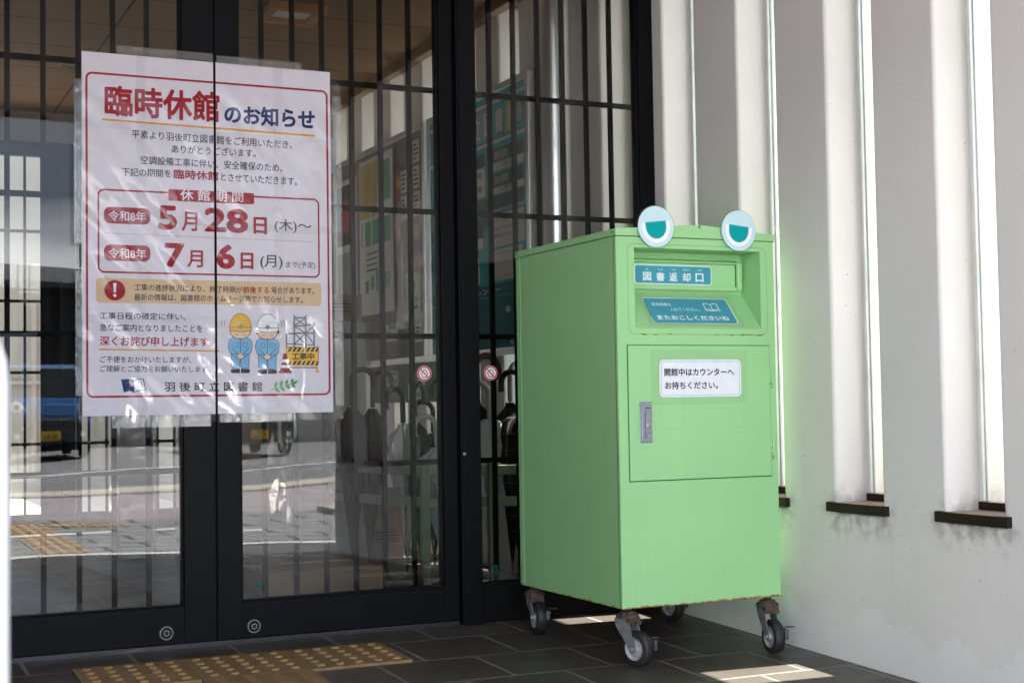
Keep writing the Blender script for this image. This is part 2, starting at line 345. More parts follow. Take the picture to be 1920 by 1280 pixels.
def rrect(u0, u1, v0, v1, r, n=5):
    o = []
    for cx, cy_, a in ((u1 - r, v1 - r, 0), (u0 + r, v1 - r, 90), (u0 + r, v0 + r, 180), (u1 - r, v0 + r, 270)):
        for i in range(n + 1):
            q = R(a + 90 * i / n); o.append((cx + r * math.cos(q), cy_ + r * math.sin(q)))
    return o
def ring(pr, outer, inner, m, lay):
    n = len(outer)
    for i in range(n):
        j = (i + 1) % n; pr.poly([outer[i], outer[j], inner[j], inner[i]], m, lay)
def ell(cx, cy_, rx, ry, n=24, a0=0, a1=360):
    full = a1 - a0 == 360; k = n if full else n + 1
    return [(cx + rx * math.cos(R(a0 + (a1 - a0) * i / n)), cy_ + ry * math.sin(R(a0 + (a1 - a0) * i / n))) for i in range(k)]

D = 4.333; XW = 2.582; SL = .0323
def fz(y): return -SL * (D - y) if y < D else 0.0
PX0, PX1, PZ0, PZ1 = .647, 1.403, .687, 1.752

# ================================================================== SETTING
b = MB(); b.face([(-8, 0, fz(0)), (XW, 0, fz(0)), (XW, 4.40, 0), (-8, 4.40, 0)]); b.box(-8, XW, 0, 4.4, -.5, -.16)
tag(b.build('porch_floor', porch_tile), kind='structure')
b = MB(); b.face([(-.75, 4.40, .0), (XW, 4.40, .0), (XW, 8.6, .0), (-.75, 8.6, .0)])
tag(b.build('vestibule_floor', tile_mat('vestibule_tile', .30, .30, 0, 20, (.07, .06, .055), (.09, .08, .07), (.16, .15, .14), .006)), kind='structure')
b = MB(); b.face([(-4, 8.6, .0), (6, 8.6, .0), (6, 13.2, .0), (-4, 13.2, .0)])
tag(b.build('lobby_floor', lobby_floor), kind='structure')
b = MB(); b.face([(-150, -260, -.20), (200, -260, -.20), (200, 120, -.20), (-150, 120, -.20)])
tag(b.build('ground', asphalt), kind='structure')
b = MB(); b.face([(-12, -3.0, -.144), (14, -3.0, -.144), (14, -.10, -.144), (-12, -.10, -.144)])
tag(b.build('pavement', paver), kind='structure')
b = MB(); b.box(-12, 3.2, -.10, 0.0, -.3, -.136)
tag(b.build('kerb_strip', M('pale_edge_stone', (.62, .62, .60), .7, var=.08)), kind='structure')
b = MB(); b.face([(-40, -6.3, -.15), (60, -6.3, -.15), (60, -3.0, -.15), (-40, -3.0, -.15)])
tag(b.build('sidewalk', pink_paver), kind='structure')
b = MB(); b.box(-40, 60, -7.0, -6.3, -.4, -.12)
tag(b.build('kerb', concrete, bevel=.02), kind='structure')
b = MB(); b.box(-40, 60, -7.16, -7.0, -.4, -.165, 0); 
tag(b.build('gutter', paint_white), kind='structure')
b = MB(); b.face([(-60, -15, -.185), (80, -15, -.185), (80, -7.16, -.185), (-60, -7.16, -.185)]); b.mat = 1
b.face([(-60, -12.3, -.181), (80, -12.3, -.181), (80, -12.1, -.181), (-60, -12.1, -.181)])
tag(b.build('road', [asphalt, paint_white]), kind='structure')
b = MB(); b.box(2.884, 40, .80, 40, -.4, -.10); b.box(3.60, 40, -2.75, .80, -.4, -.10)
tag(b.build('side_yard_ground', gravel), kind='structure')
# roof slab over porch and vestibule
b = MB(); b.box(-6, 2.88, 4.381, 8.75, 2.42, 2.85)
tag(b.build('ceiling', ceil_m), kind='structure')
b = MB(); b.box(-6, 2.88, .05, 4.379, 2.42, 2.85)
tag(b.build('porch_soffit', M('dark_brown_soffit', (.045, .032, .024), .7, var=.15, vscale=3)), kind='structure')
b = MB(); b.box(-6.05, 2.9, -.0, .047, 2.40, 2.9)
tag(b.build('roof_fascia', roof_m), kind='structure')
b = MB(); b.box(2.535, 2.580, 4.42, 8.58, 2.375, 2.418); 
tag(b.build('ceiling_trim', wood_trim), kind='structure')
# unseen wall, added left of porch and vestibule to shade the box's side
b = MB(); b.box(-1.05, -.75, .795, 8.75, -.45, 2.419)
tag(b.build('added_shade_wall', wall_mat('plain_white_render', (.60, .59, .58), False)), label='plain white wall added out of the picture on the left to shade the green box', cat='wall')

# ---- slotted wall with its slit windows
SP, F0, SW = .4507, 3.357, .201
slots = [(F0 + SP * k - SW, F0 + SP * k) for k in range(-5, 12)]
wall = empty('slotted_wall', (0, 0, 0), label='white stippled wall of tall piers with slit windows right of the green box', cat='wall')
out_ = [(.795, -.45), (.795, 2.419)]
for a, c in slots: out_ += [(a, 2.419), (a, .383), (c, .383), (c, 2.419)]
out_ += [(8.75, 2.419), (8.75, -.45)]
b = MB(); b.prism(out_, XW, 2.882, 'X'); b.build('wall', wall_m, wall, .009, 3)
proto = None
wroot_parts = []
def slit_window(a, c):
    b = MB((0, a, 0))
    for y0, y1 in ((a + .001, a + .014), (c - .014, c - .001)): b.box(2.693, 2.717, y0, y1, .432, 2.418)
    f = b.build('window', win_frame, wall, .0015)
    b = MB((0, a, 0)); b.box(2.702, 2.708, a + .014, c - .014, .432, 2.418); b.build('pane', slot_glass, f)
    b = MB((0, a, 0)); b.box(2.688, 2.722, a + .001, c - .001, .411, .431); b.build('bottom_rail', sill_m, f)
    f.location = (0, a, 0)
    b = MB((0, a, 0)); b.box(2.583, 2.880, a + .002, c - .002, .3835, .410); b.box(2.566, 2.5825, a - .028, c + .029, .383, .4105)
    s = b.build('sill', sill_m, wall, .002); s.location = (0, a, 0)
    return [f, s]
first = slit_window(*slots[0])
for a, c in slots[1:]:
    for p in first:
        q = copy_tree(p, wall); q.location = (0, a, 0)

# ---- sliding doors, post and fixed window
HZ = (.52, .927, 1.333, 1.733, 2.14)
def grille(xs, x0, x1, org, y=4.364, h=.0075):
    b = MB(org)
    for x in xs: b.box(x - .0072, x + .0072, y, y + .014, .12, 2.20)
    for z in HZ[:4]:
        e = [x0] + [v for x in xs for v in (x - .0072, x + .0072)] + [x1]
        for i in range(0, len(e), 2): b.box(e[i], e[i + 1], y + .001, y + .012, z - .0085, z + .0085)
    return b
def frame_rect(b, x0, x1, gx0, gx1, y0, y1, z0, z1, gz0, gz1):
    b.box(x0, gx0, y0, y1, z0, z1); b.box(gx1, x1, y0, y1, z0, z1)
    b.box(gx0, gx1, y0 + .002, y1 - .002, z0, gz0); b.box(gx0, gx1, y0 + .002, y1 - .002, gz1, z1)
    # glazing bead, stepped back
    b.box(gx0, gx0 + .006, y0 + .010, y1 - .006, gz0, gz1); b.box(gx1 - .006, gx1, y0 + .010, y1 - .006, gz0, gz1)
    b.box(gx0 + .006, gx1 - .006, y0 + .010, y1 - .006, gz0, gz0 + .006)
def wavy_pane(x0, x1, y, z0, z1, org, seed):
    random.seed(seed); ph = [random.uniform(0, 6.28) for _ in range(5)]; b = MB(org); nx, nz = 12, 48
    def w(u, v): return .00013 * math.sin(v * 8.5 + ph[0] + .9 * math.sin(u * 5 + ph[1])) + .00008 * math.sin(v * 17 + u * 6 + ph[2]) + .00022 * math.sin(u * 5.5 + ph[3])
    vs = []; fs = []
    for yy in (y, y + .006):
        for j in range(nz + 1):
            for i in range(nx + 1):
                u = x0 + (x1 - x0) * i / nx; v = z0 + (z1 - z0) * j / nz; vs.append((u, yy + w(u, v), v))
    k = nx + 1; o = k * (nz + 1)
    for j in range(nz):
        for i in range(nx):
            a = j * k + i; fs += [(a, a + 1, a + 1 + k, a + k), (o + a + k, o + a + 1 + k, o + a + 1, o + a)]
    b.idx(vs, fs, 0, True); return b
def lock(x, z, y, parent, org):
    b = MB(org); b.lathe([(.0215, 0), (.0215, -.003), (.0195, -.005), (.0165, -.005), (.0155, -.0035), (.0100, -.0035), (.0095, -.006), (.0, -.006)], (x, y, z), 'Y', 28)
    l = b.build('lock', chrome, parent); b = MB(org); b.lathe([(.0156, -.0051), (.0156, -.0055), (.0150, -.0055), (.0150, -.0051)], (x, y, z), 'Y', 28); b.lathe([(.0062, -.0060), (.0062, -.0063), (.0, -.0063)], (x, y, z), 'Y', 18); b.build('lock_ring', dark_hole, l); b = MB(org); b.box(x - .0016, x + .0016, y - .0068, y - .0061, z - .0052, z + .0045); b.lathe([(.003, -.0061), (.003, -.0068)], (x, y, z + .003), 'Y', 10)
    b.build('keyhole', dark_hole, l)
def sliding_door(x0, x1, gx0, gx1, xs, lx, label, group):
    org = (x0, D, 0); r = empty('sliding_door', org, label=label, cat='door', group=group)
    b = MB(org); frame_rect(b, x0, x1, gx0, gx1, 4.325, 4.375, .012, 2.24, .12, 2.16); b.build('frame', black_frame, r, .0015)
    wavy_pane(gx0 + .002, gx1 - .002, 4.345, .118, 2.162, org, int(x0 * 100)).build('pane', glass, r)
    grille(xs, gx0, gx1, org).build('grille', black_bars, r)
    lock(lx, .046, 4.3265, r, org)
    return r
dl = sliding_door(.247, 1.0335, .32, .940, [.844 - .0997 * k for k in range(6)], .885, 'left black sliding glass door with a slim grille and round lock at its foot', 'black sliding doors')
dr = sliding_door(1.0395, 1.822, 1.113, 1.775, [1.197, 1.296, 1.393, 1.491, 1.588, 1.687], 1.148, 'right black sliding glass door with no-touch sticker beside the dark post', 'black sliding doors')
b = MB((.247, D, 0)); b.box(1.0337, 1.0393, 4.338, 4.372, .012, 2.24); b.build('gasket', M('black_gasket', (.004, .004, .004), .9), dl)
b = MB((1.86, D, 0)); b.box(1.8255, 1.8955, 4.300, 4.40, -.004, 2.4185); b.box(1.832, 1.889, 4.294, 4.2998, -.004, 2.4185)
pp = tag(b.build('door_post', black_frame, None, .002), 'black square post between the sliding door and fixed glass', 'post'); pp.location = (1.86, D, 0)
b = MB((1.86, D, 0)); b.lathe([(.006, 0), (.006, -.002), (.004, -.003), (0, -.003)], (1.8345, 4.2935, .545), 'Y', 14); b.build('screw', chrome, pp)
org = (1.896, D, 0)
fw = empty('fixed_window', org, label='tall fixed glass panel with black grille behind the green box', cat='window')
b = MB(org); frame_rect(b, 1.896, 2.580, 1.900, 2.523, 4.32, 4.375, 0, 2.24, .12, 2.16); b.build('frame', black_frame, fw, .0015)
wavy_pane(1.902, 2.521, 4.345, .118, 2.162, org, 77).build('pane', glass, fw)
grille([1.975, 2.064, 2.155, 2.248, 2.340, 2.435], 1.900, 2.523, org).build('grille', black_bars, fw)
org = (-.75, D, 0)
lw = empty('fixed_window', org, label='fixed glass panel beyond the left edge of the sliding doors', cat='window')
b = MB(org); frame_rect(b, -.748, .244, -.70, .18, 4.34, 4.395, 0, 2.24, .12, 2.16); b.build('frame', black_frame, lw, .0015)
b = MB(org); b.box(-.698, .178, 4.36, 4.366, .118, 2.162); b.build('pane', glass, lw)
b = MB((0, D, 0)); b.box(-.748, 2.58, 4.33, 4.43, 2.2405, 2.4185)
tag(b.build('door_header', black_frame, None), 'black header beam running above the sliding doors', 'beam').location = (0, D, 0)
b = MB((0, D, 0)); b.box(.2, 1.822, 4.3255, 4.40, -.02, .010)
tag(b.build('door_sill', M('dark_steel_track', (.05, .05, .055), .35, .8), None), 'dark steel floor track under the two sliding doors', 'door track').location = (0, D, 0)
# inner doors of the vestibule
for src, dx, lab in ((dl, .13, 'inner left sliding door at the far side of the vestibule'), (dr, .13, 'inner right sliding door at the far side of the vestibule')):
    q = copy_tree(src); q.location = src.location + Vector((dx, 8.6 - 4.35, 0)); q['label'] = lab; q['group'] = 'inner vestibule doors'
b = MB(); b.box(-.748, 2.58, 8.60, 8.72, 2.2405, 2.418); b.box(-.748, .374, 8.60, 8.70, 0, 2.24); b.box(1.955, 2.58, 8.60, 8.70, 0, 2.24)
tag(b.build('vestibule_inner_wall', int_wall), 'plaster wall holding the inner sliding doors', 'wall')
# bright lobby beyond, open to the sky
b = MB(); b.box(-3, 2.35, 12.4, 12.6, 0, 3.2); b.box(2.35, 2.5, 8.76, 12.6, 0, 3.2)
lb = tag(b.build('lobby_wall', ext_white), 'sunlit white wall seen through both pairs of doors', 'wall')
b = MB()
for k in range(5): b.box(.95 + .7 * k - .9, .99 + .7 * k - .9, 12.38, 12.399, .35, 1.6)
b.box(-.6, 2.3, 12.37, 12.379, .93, .96); b.build('lattice', M('grey_lattice', (.2, .17, .16), .6), lb)

# ---- no-touch stickers on the glass
st_red = Mprint('sticker_red', (.55, .03, .05), .4); st_black = Mprint('sticker_black', (.02, .02, .02), .4)
def sticker(x, z, lab):
    org = (x, 4.3445, z); b = MB(org); b.lathe([(.0245, 0), (.0245, -.0006), (0, -.0006)], (x, 4.3448, z), 'Y', 40, 0, False)
    pr = Print(b, lambda u, v, l: (x + u, 4.3441 - l, z + v), .00015)
    o_ = ell(0, 0, .0235, .0235, 40); i_ = ell(0, 0, .0185, .0185, 40); ring(pr, o_, i_, 1, 1)
    # raised palm, drawn as a black outline with white fill
    def hand(s, m, lay):
        pr.poly([(x_ * s, y_ * s - .0005) for x_, y_ in ((-.006, -.012), (.007, -.012), (.0095, -.004), (.0095, .002), (-.007, .002), (-.008, -.004))], m, lay)
        for k, (px, h) in enumerate(((-.0048, .0095), (-.0008, .0118), (.0032, .0110), (.0072, .0080))): pr.poly([(q[0] * s + px * s, q[1]) for q in rrect(-.0019, .0019, .000, h * s, .0017, 3)], m, lay)
        a = R(132); c, sn = math.cos(a), math.sin(a)
        pr.poly([(-.0060 * s + u * sn - 0, -.0052 * s - u * c + 0) if False else ((-.0055 + u * c - v * sn) * s, (-.006 + u * sn + v * c) * s) for u, v in ((0, -.002), (.010, -.0017), (.011, 0), (.010, .0017), (0, .002))], m, lay)
    hand(1.08, 2, 2); hand(.86, 0, 3)
    w = .0019; c = math.cos(R(135)); s_ = math.sin(R(135))
    pr.poly([(u * c - v * s_, u * s_ + v * c) for u, v in ((-.0195, -w), (.0195, -w), (.0195, w), (-.0195, w))], 1, 4)
    t = b.build('no_touch_sticker', [eye_white, st_red, st_black]); t.location = org
    tag(t, lab, 'sticker', 'no-touch stickers')
sticker(1.719, .806, 'round red no-touch hand sticker on the sliding door glass'); sticker(1.953, .806, 'round red no-touch hand sticker on the fixed panel by the green box')
mark = Mprint('glass_mark_green', (.0, .10, .08), .4)
for x, z, lab in ((1.170, .166, 'small green mark low on the sliding door glass'), (1.956, .168, 'small green mark low on the fixed glass panel')):
    b = MB((x, 4.344, z)); pr = Print(b, lambda u, v, l: (x + u, 4.3444 - l, z + v), .0003)
    pr.poly(ell(-.004, 0, .0045, .0045, 14), 0, 1)
    o_ = ell(.001, .0, .0105, .011, 16, -80, 95); i_ = ell(.001, 0, .006, .0065, 16, -80, 95)
    for i in range(16): pr.poly([o_[i], o_[i + 1], i_[i + 1], i_[i]], 0, 1)
    t = b.build('safety_mark', mark); t.location = (x, 4.344, z); tag(t, lab, 'sticker', 'green glass marks')

# ---- tactile tiles
def tactile(kind, mats):
    b = MB(); b.prism([(-.1475, -.1385), (-.1455, -.1405), (.1455, -.1405), (.1475, -.1385), (.1475, .1385), (.1455, .1405), (-.1455, .1405), (-.1475, .1385)], -.03, .004, 'Z', 0)
    if kind == 'dome':
        for i in range(5):
            for j in range(5): b.lathe([(.0135, .0), (.0125, .003), (.0095, .0055), (.003, .006)], (-.112 + .056 * i, -.108 + .054 * j, .004), 'Z', 14, 1)
    else:
        for i in range(4):
            x = -.1125 + .075 * i; b.prism([(x - .016, .004), (x - .0125, .0088), (x + .0125, .0088), (x + .016, .004)], -.125, .125, 'Y', 1)
    return b.build('tactile_tile', mats)
dome = tactile('dome', [tact_y, dome_y]); bar = tactile('bar', [tact_y, dome_y]); tilt = math.atan(SL)
def put(o, x, y, first, label, group, out=False):
    q = o if first else copy_tree(o); q.location = (x, y, (-.144 if out else fz(y)) + .0015); q.rotation_euler = (0 if out else tilt, 0, 0)
    return tag(q, label, 'tactile tile', group)
for i, (x, lab) in enumerate(((.735, 'yellow dotted tactile tile furthest left along the door'), (1.032, 'yellow dotted tactile tile in the middle of its row'), (1.329, 'yellow dotted tactile tile nearest the green box'))): put(dome, x, 3.9885, i == 0, lab, 'dotted tactile tiles')
k = 0
for j in range(13):
    put(bar, 1.032, 3.7055 - .283 * j, j == 0, 'yellow ribbed tactile tile adjoining the dotted row by the door' if j == 0 else 'yellow ribbed tactile tile of the path crossing the porch', 'ribbed tactile tiles')
sun_bar = tactile('bar', [M('worn_tan_tactile_tile', (.40, .29, .17), .8, var=.2, vscale=9), M('worn_tan_bars', (.30, .20, .12), .8, var=.3, vscale=9)])
for j in range(8): put(sun_bar, 1.22, -.30 - .30 * j, j == 0, 'yellow ribbed tactile tile out on the sunny pavement', 'sunlit ribbed tactile tiles', True)
for j in range(2): put(sun_bar, 1.53 + .30 * j, -2.40, False, 'yellow ribbed tactile tile of the branch out on the sunny pavement', 'branch of ribbed tactile tiles', True)

# ---- white post, close to the lens
b = MB(); b.lathe([(.031, 0), (.031, .83), (.030, .842), (.026, .853), (.019, .861), (.010, .865), (0, .866)], (0, 0, 0), 'Z', 32); b.lathe([(.06, 0), (.06, .008), (.05, .012), (.0315, .012)], (0, 0, 0), 'Z', 32)
o = tag(b.build('post', white_paint), 'white round-topped post, blurred at the left edge of the picture', 'post'); o.location = (.0565, .85, fz(.85))

# ================================================================== GREEN RETURN BOX  (local: x right, y depth, z up; front face at y = 0)
BX, BY, BW, BL = 1.963, 3.505, .528, .653
box = empty('book_return_box', (BX, BY, 0), label='green steel book return box on casters with round frog-like eyes', cat='book return box')
ZB, ZL, ZT, ZR = .1343, 1.1665, 1.186, 1.205
OU0, OU1, OZ0, OZ1 = .0575, .479, .9085, 1.1345
b = MB(); f = b.face
def hexa(b, x0, x1, y0, y1, z0, z1, skip=()):
    if 'l' not in skip: b.face([(x0, y0, z0), (x0, y1, z0), (x0, y1, z1), (x0, y0, z1)])
    if 'r' not in skip: b.face([(x1, y0, z0), (x1, y1, z0), (x1, y1, z1), (x1, y0, z1)])
    if 'b' not in skip: b.face([(x0, y1, z0), (x1, y1, z0), (x1, y1, z1), (x0, y1, z1)])
    if 'd' not in skip: b.face([(x0, y0, z0), (x1, y0, z0), (x1, y1, z0), (x0, y1, z0)])
    if 't' not in skip: b.face([(x0, y0, z1), (x1, y0, z1), (x1, y1, z1), (x0, y1, z1)])
# sheet metal shell with a rolled front corner on each side
c_ = .003
side = [(c_, 0), (0, c_), (0, BL), (BW, BL), (BW, c_), (BW - c_, 0)]
for i in range(5): (x0, y0), (x1, y1) = side[i], side[i + 1]; f([(x0, y0, ZB), (x1, y1, ZB), (x1, y1, ZL + .004), (x0, y0, ZL + .004)])
f([(x, y, ZB) for x, y in side]); f([(x, y, ZL + .004) for x, y in side])
xs = [c_, OU0, OU1, BW - c_]; zs = [ZB, OZ0, OZ1, ZL + .004]
for i in range(3):
    for j in range(3):
        if (i, j) != (1, 1): f([(xs[i], 0, zs[j]), (xs[i + 1], 0, zs[j]), (xs[i + 1], 0, zs[j + 1]), (xs[i], 0, zs[j + 1])])
bb = b; b.box(-.0012, -.0002, .012, .0128, ZB, ZL, 1); b.box(-.0016, -.0002, BL - .03, BL - .026, ZB, ZL, 2)
# recess (chute)
DP = .10; SZ = 1.019
b = MB(); f = b.face
f([(OU0, 0, OZ1), (OU1, 0, OZ1), (OU1, DP, OZ1), (OU0, DP, OZ1)])
f([(OU0, DP, OZ1), (OU1, DP, OZ1), (OU1, DP, SZ), (OU0, DP, SZ)])
f([(OU0, 0, OZ0), (OU1, 0, OZ0), (OU1, DP, SZ), (OU0, DP, SZ)])
for u in (OU0, OU1): f([(u, 0, OZ1), (u, DP, OZ1), (u, DP, SZ), (u, 0, OZ0)])
ch = b.build('chute', green_plain, box)
# return flap, hinged under a small canopy
b = MB(); y = .086
b.box(OU0 + .001, OU1 - .028, y, y + .0035, 1.0355, 1.103)
b.box(OU0 + .001, OU1 - .028, y - .006, y, 1.0255, 1.037)
fl = b.build('flap', green_plain, box, .001)
b = MB(); b.prism([(.0765, 1.1085), (.095, 1.1165), (.099, 1.1165), (.099, 1.1105), (.0795, 1.1035)], OU0 + .001, OU1 - .020, 'X'); b.build('canopy', green_plain, fl, .0006)
b = MB(); b.box(OU1 - .0275, OU1 - .0105, .074, .099, 1.0265, 1.1085); b.build('bracket', green_plain, fl, .004)
b = MB(); b.box(OU0 + .002, OU1 - .029, .0875, .0955, 1.1031, 1.1055); b.box(OU1 - .0295, OU1 - .0278, .084, .099, 1.037, 1.102); b.build('hinge_gap', seam, fl)
# scribed frame round the recess
b = MB(); o_ = rrect(.0355, .5015, .8915, 1.1455, .022); i_ = [(u * 1, v * 1) for u, v in rrect(.0362, .5008, .8922, 1.1448, .0213)]
pr = Print(b, lambda u, v, l: (u, -.0003 - l, v)); pr.mb = bb; ring(pr, o_, i_, 1, 0)
b = bb; pr = Print(b, lambda u, v, l: (u, -.0006 - l, v)); random.seed(5)
for k in range(26):
    u = random.choice([random.uniform(.06, .49), random.uniform(.25, .48), random.uniform(.40, .49)]); w = random.uniform(.002, .014); h = random.uniform(.0006, .0016)
    pr.poly([(u + w * math.cos(q) * random.uniform(.6, 1), .8915 + (.0008 if k % 3 else -.0012) + h * math.sin(q)) for q in [2 * math.pi * i / 9 for i in range(9)]], 3, 0)
for k in range(10):
    u = random.uniform(.42, .515); w = random.uniform(.002, .008)
    pr.poly([(u + w * math.cos(q) * random.uniform(.6, 1), ZL - .0012 + .0009 * math.sin(q)) for q in [2 * math.pi * i / 9 for i in range(9)]], 3, 0)
body = bb.build('body', [green, seam, green_plain, M('rust_stain', (.26, .13, .03), .8, var=.4, vscale=90)], box)
# gabled lid
b = MB(); a0, a1 = -.0025, BW + .0025
prof = [(a0, ZL), (a0, ZT), (.175, ZT + .0125), (.262, ZR), (.282, ZR), (.352, ZT + .0130), (a1, ZT), (a1, ZL)]
b.prism(prof, -.0035, BL + .003, 'Y'); b.build('lid', green, box, .0012)
lid = children(box)[-1]
b = MB(); b.box(0, BW, -.0015, BL, ZL - .0022, ZL, 0); b.build('lid_gap', seam, lid)
for y, x in ((.014, -.0028), (BL - .012, -.0028)): b = MB(); b.lathe([(.0034, 0), (.0034, -.0012), (.0022, -.0022), (0, -.0022)], (x, y, ZL + .0105), 'X', 12); b.build('screw', chrome, lid)
b = MB(); b.lathe([(.0042, 0), (.0042, -.0010), (.0028, -.0022), (0, -.0022)], (.272, -.0038, ZR - .006), 'Y', 12); b.build('screw', chrome, lid)
# eyes
def eye(cx, cz, tl, tr, lab, ang):
    b = MB(); b.lathe([(.0612, -.0040), (.0618, -.0048), (.0618, -.0066), (.0612, -.0072)], (cx, 0, cz), 'Y', 64, 0, True); e = b.build('eye', acrylic, box)
    b = MB(); b.lathe([(.0582, -.0078), (.0582, -.0086), (0, -.0086)], (cx, 0, cz), 'Y', 64, 0, False); b.build('eye_disc', eye_pale, e)
    b = MB(); pr = Print(b, lambda u, v, l: (cx + u * math.cos(ang) - v * math.sin(ang), -.0088 - l, cz + u * math.sin(ang) + v * math.cos(ang)))
    pr.poly([(-.0455, .0130), (-.0455, .004)] + ell(0, .002, .0455, .0475, 30, 180, 360) + [(.0455, .004), (.0455, .0130)], 0, 0); b.build('white_of_eye', eye_white, e)
    b = MB(); pr = Print(b, lambda u, v, l: (cx + u * math.cos(ang) - v * math.sin(ang), -.0092 - l, cz + u * math.sin(ang) + v * math.cos(ang)))
    pr.poly([(-.034, .0145), (-.0335, .004)] + ell(0, .0005, .0335, .0345, 30, 180, 360) + [(.0335, .004), (.034, .0145)], 0, 0); b.build('iris', eye_teal, e)
eye(.1255, 1.194, 0, 0, '', R(7)); eye(.4022, 1.1928, 0, 0, '', R(-5.5))
# door
DU0, DU1, DZ0, DZ1 = .029, .5035, .4825, .8615
b = MB(); b.box(DU0 + .0016, DU1 - .0016, -.0030, .001, DZ0 + .0020, DZ1 - .0016)
random.seed(9)
for z in (.774, .567):
    for k in range(14): 
        c = (.5055 + random.uniform(-.0022, .0035), -.0048, z + random.uniform(-.036, .018)); b.lathe([(random.uniform(.0008, .0022), 0), (.0004, -.0008)], c, 'Y', 8, 1)
for k in range(12): b.lathe([(random.uniform(.0005, .0012), 0), (.0003, -.0005)], (random.uniform(.44, .503), -.0032, DZ0 + random.uniform(.001, .003)), 'Y', 7, 1)
door = b.build('door', [green, M('orange_rust', (.16, .075, .025), .85, var=.5, vscale=120)], box, .0006)
b = MB(); b.box(DU0 - .0006, DU1 + .0006, -.0008, .0005, DZ0 - .0012, DZ1 + .0008); b.build('door_gap', seam, door)
b = MB()
for z in (.774, .567):
    b.tube([(.5095, -.0042, z - .0235), (.5095, -.0042, z - .0005)], .0042, 12); b.tube([(.5095, -.0042, z + .0005), (.5095, -.0042, z + .0235)], .0042, 12); b.box(.502, .510, -.0024, -.001, z - .022, z + .022)
    h = b.build('hinge', green_plain, door); b = MB()
# latch handle
b = MB(); hx0, hx1, hz0, hz1 = .0633, .1028, .5890, .7030
b.prism(rrect(hx0, hx1, hz0, hz1, .003, 3), -.0030, -.0052, 'Y'); b.prism(rrect(hx0 + .003, hx1 - .003, hz0 + .003, hz1 - .003, .002, 3), -.0052, -.0105, 'Y')
ha = b.build('handle', grey_metal, door, .0012)
b = MB(); b.prism(rrect(.0775, .0965, .6025, .6740, .0025, 3), -.0105, -.0130, 'Y'); b.prism(rrect(.0785, .0955, .6035, .6140, .002, 3), -.013, -.0165, 'Y'); b.lathe([(.0098, 0), (.0098, -.0012), (0, -.0012)], (.0868, -.0105, .680), 'Y', 22); b.build('lever', grey_metal, ha, .0007)
b = MB(); b.prism([(.0785, .6865), (.0950, .6865), (.0950, .6840), (.0785, .6840)], -.0117, -.0120, 'Y'); b.box(.0765, .0773, -.0109, -.0106, .6030, .6740); b.box(.0777, .0963, -.0133, -.01305, .6148, .6155); b.box(.0967, .0975, -.0109, -.0106, .6030, .6740); b.build('recess_line', dark_hole, ha)
b = MB(); b.lathe([(.0056, 0), (.0056, -.0016), (.0048, -.0022), (0, -.0022)], (.0862, -.013, .6370), 'Y', 20); kc = b.build('key_cylinder', M('brass_grey', (.42, .38, .32), .35, .8), ha)
b = MB(); b.box(.0856, .0868, -.0156, -.01525, .6338, .6402); b.build('keyhole', dark_hole, kc)
# notice on the door, with old tape traces round it
b = MB(); b.prism(rrect(.103, .424, .693, .848, .002, 2), -.0031, -.0034, 'Y'); b.build('tape_trace', film_mat('old_tape', .02, .3, (.996, .996, .993), 20, 20, .008), door)
b = MB(); pr = Print(b, lambda u, v, l: (u, -.0032 - l, v)); o_ = rrect(.1285, .4075, .6258, .6832, .001, 1); i_ = rrect(.1290, .4070, .6263, .6827, .0006, 1); ring(pr, o_, i_, 0, 0); b.build('tape_trace', M('tape_edge', (.20, .42, .18), .6), door)
b = MB(); pr = Print(b, lambda u, v, l: (u, -.0046 - l, v), .0002)
b.prism(rrect(.1295, .4018, .7150, .8202, .014), -.0037, -.0045, 'Y', 0)
o_ = rrect(.1345, .3968, .7195, .8157, .0115); i_ = rrect(.1358, .3955, .7208, .8144, .0105); ring(pr, o_, i_, 1, 0)
pr.tbox('開館中はカウンターへ', .1450, .3775, .7740, .7965, 2, .030, 1); pr.tbox('お持ちください。', .1465, .3225, .7370, .7585, 2, .030, 1)
b.build('notice_label', [M('white_label', (.72, .73, .76), .45, var=.05, vscale=40), line_blue, letter_dark], door)
# blue sign on the flap
def Pf(u, v, l): return (u, .0852 - l, v)
b = MB(); b.prism(rrect(.1065, .3670, 1.0410, 1.0970, .009), .0858, .0850, 'Y', 0)
pr = Print(b, Pf, .0003); pr.poly(rrect(.1090, .3645, 1.0435, 1.0945, .007), 1, 2)
cx = (.134, .1785, .2220, .2665, .3110)
for i, (chh, kana) in enumerate((('図', 'と'), ('書', 'しょ'), ('返', 'へん'), ('却', 'きゃく'), ('口', 'ぐち'))):
    pr.tbox(chh, cx[i], cx[i] + .0275, 1.0500, 1.0755, 2, .025, 4)
    w = .0065 * len(kana) * (1 if len(kana) < 3 else .85) + .002 * (len(kana) - 1); w = max(.0065, w)
    pr.tbox(kana, cx[i] + .0145 - w / 2, cx[i] + .0145 + w / 2, 1.0810, 1.0875, 2, .012, 4)
b.build('blue_sign', [sticker_white, sticker_blue, letter_white], fl)
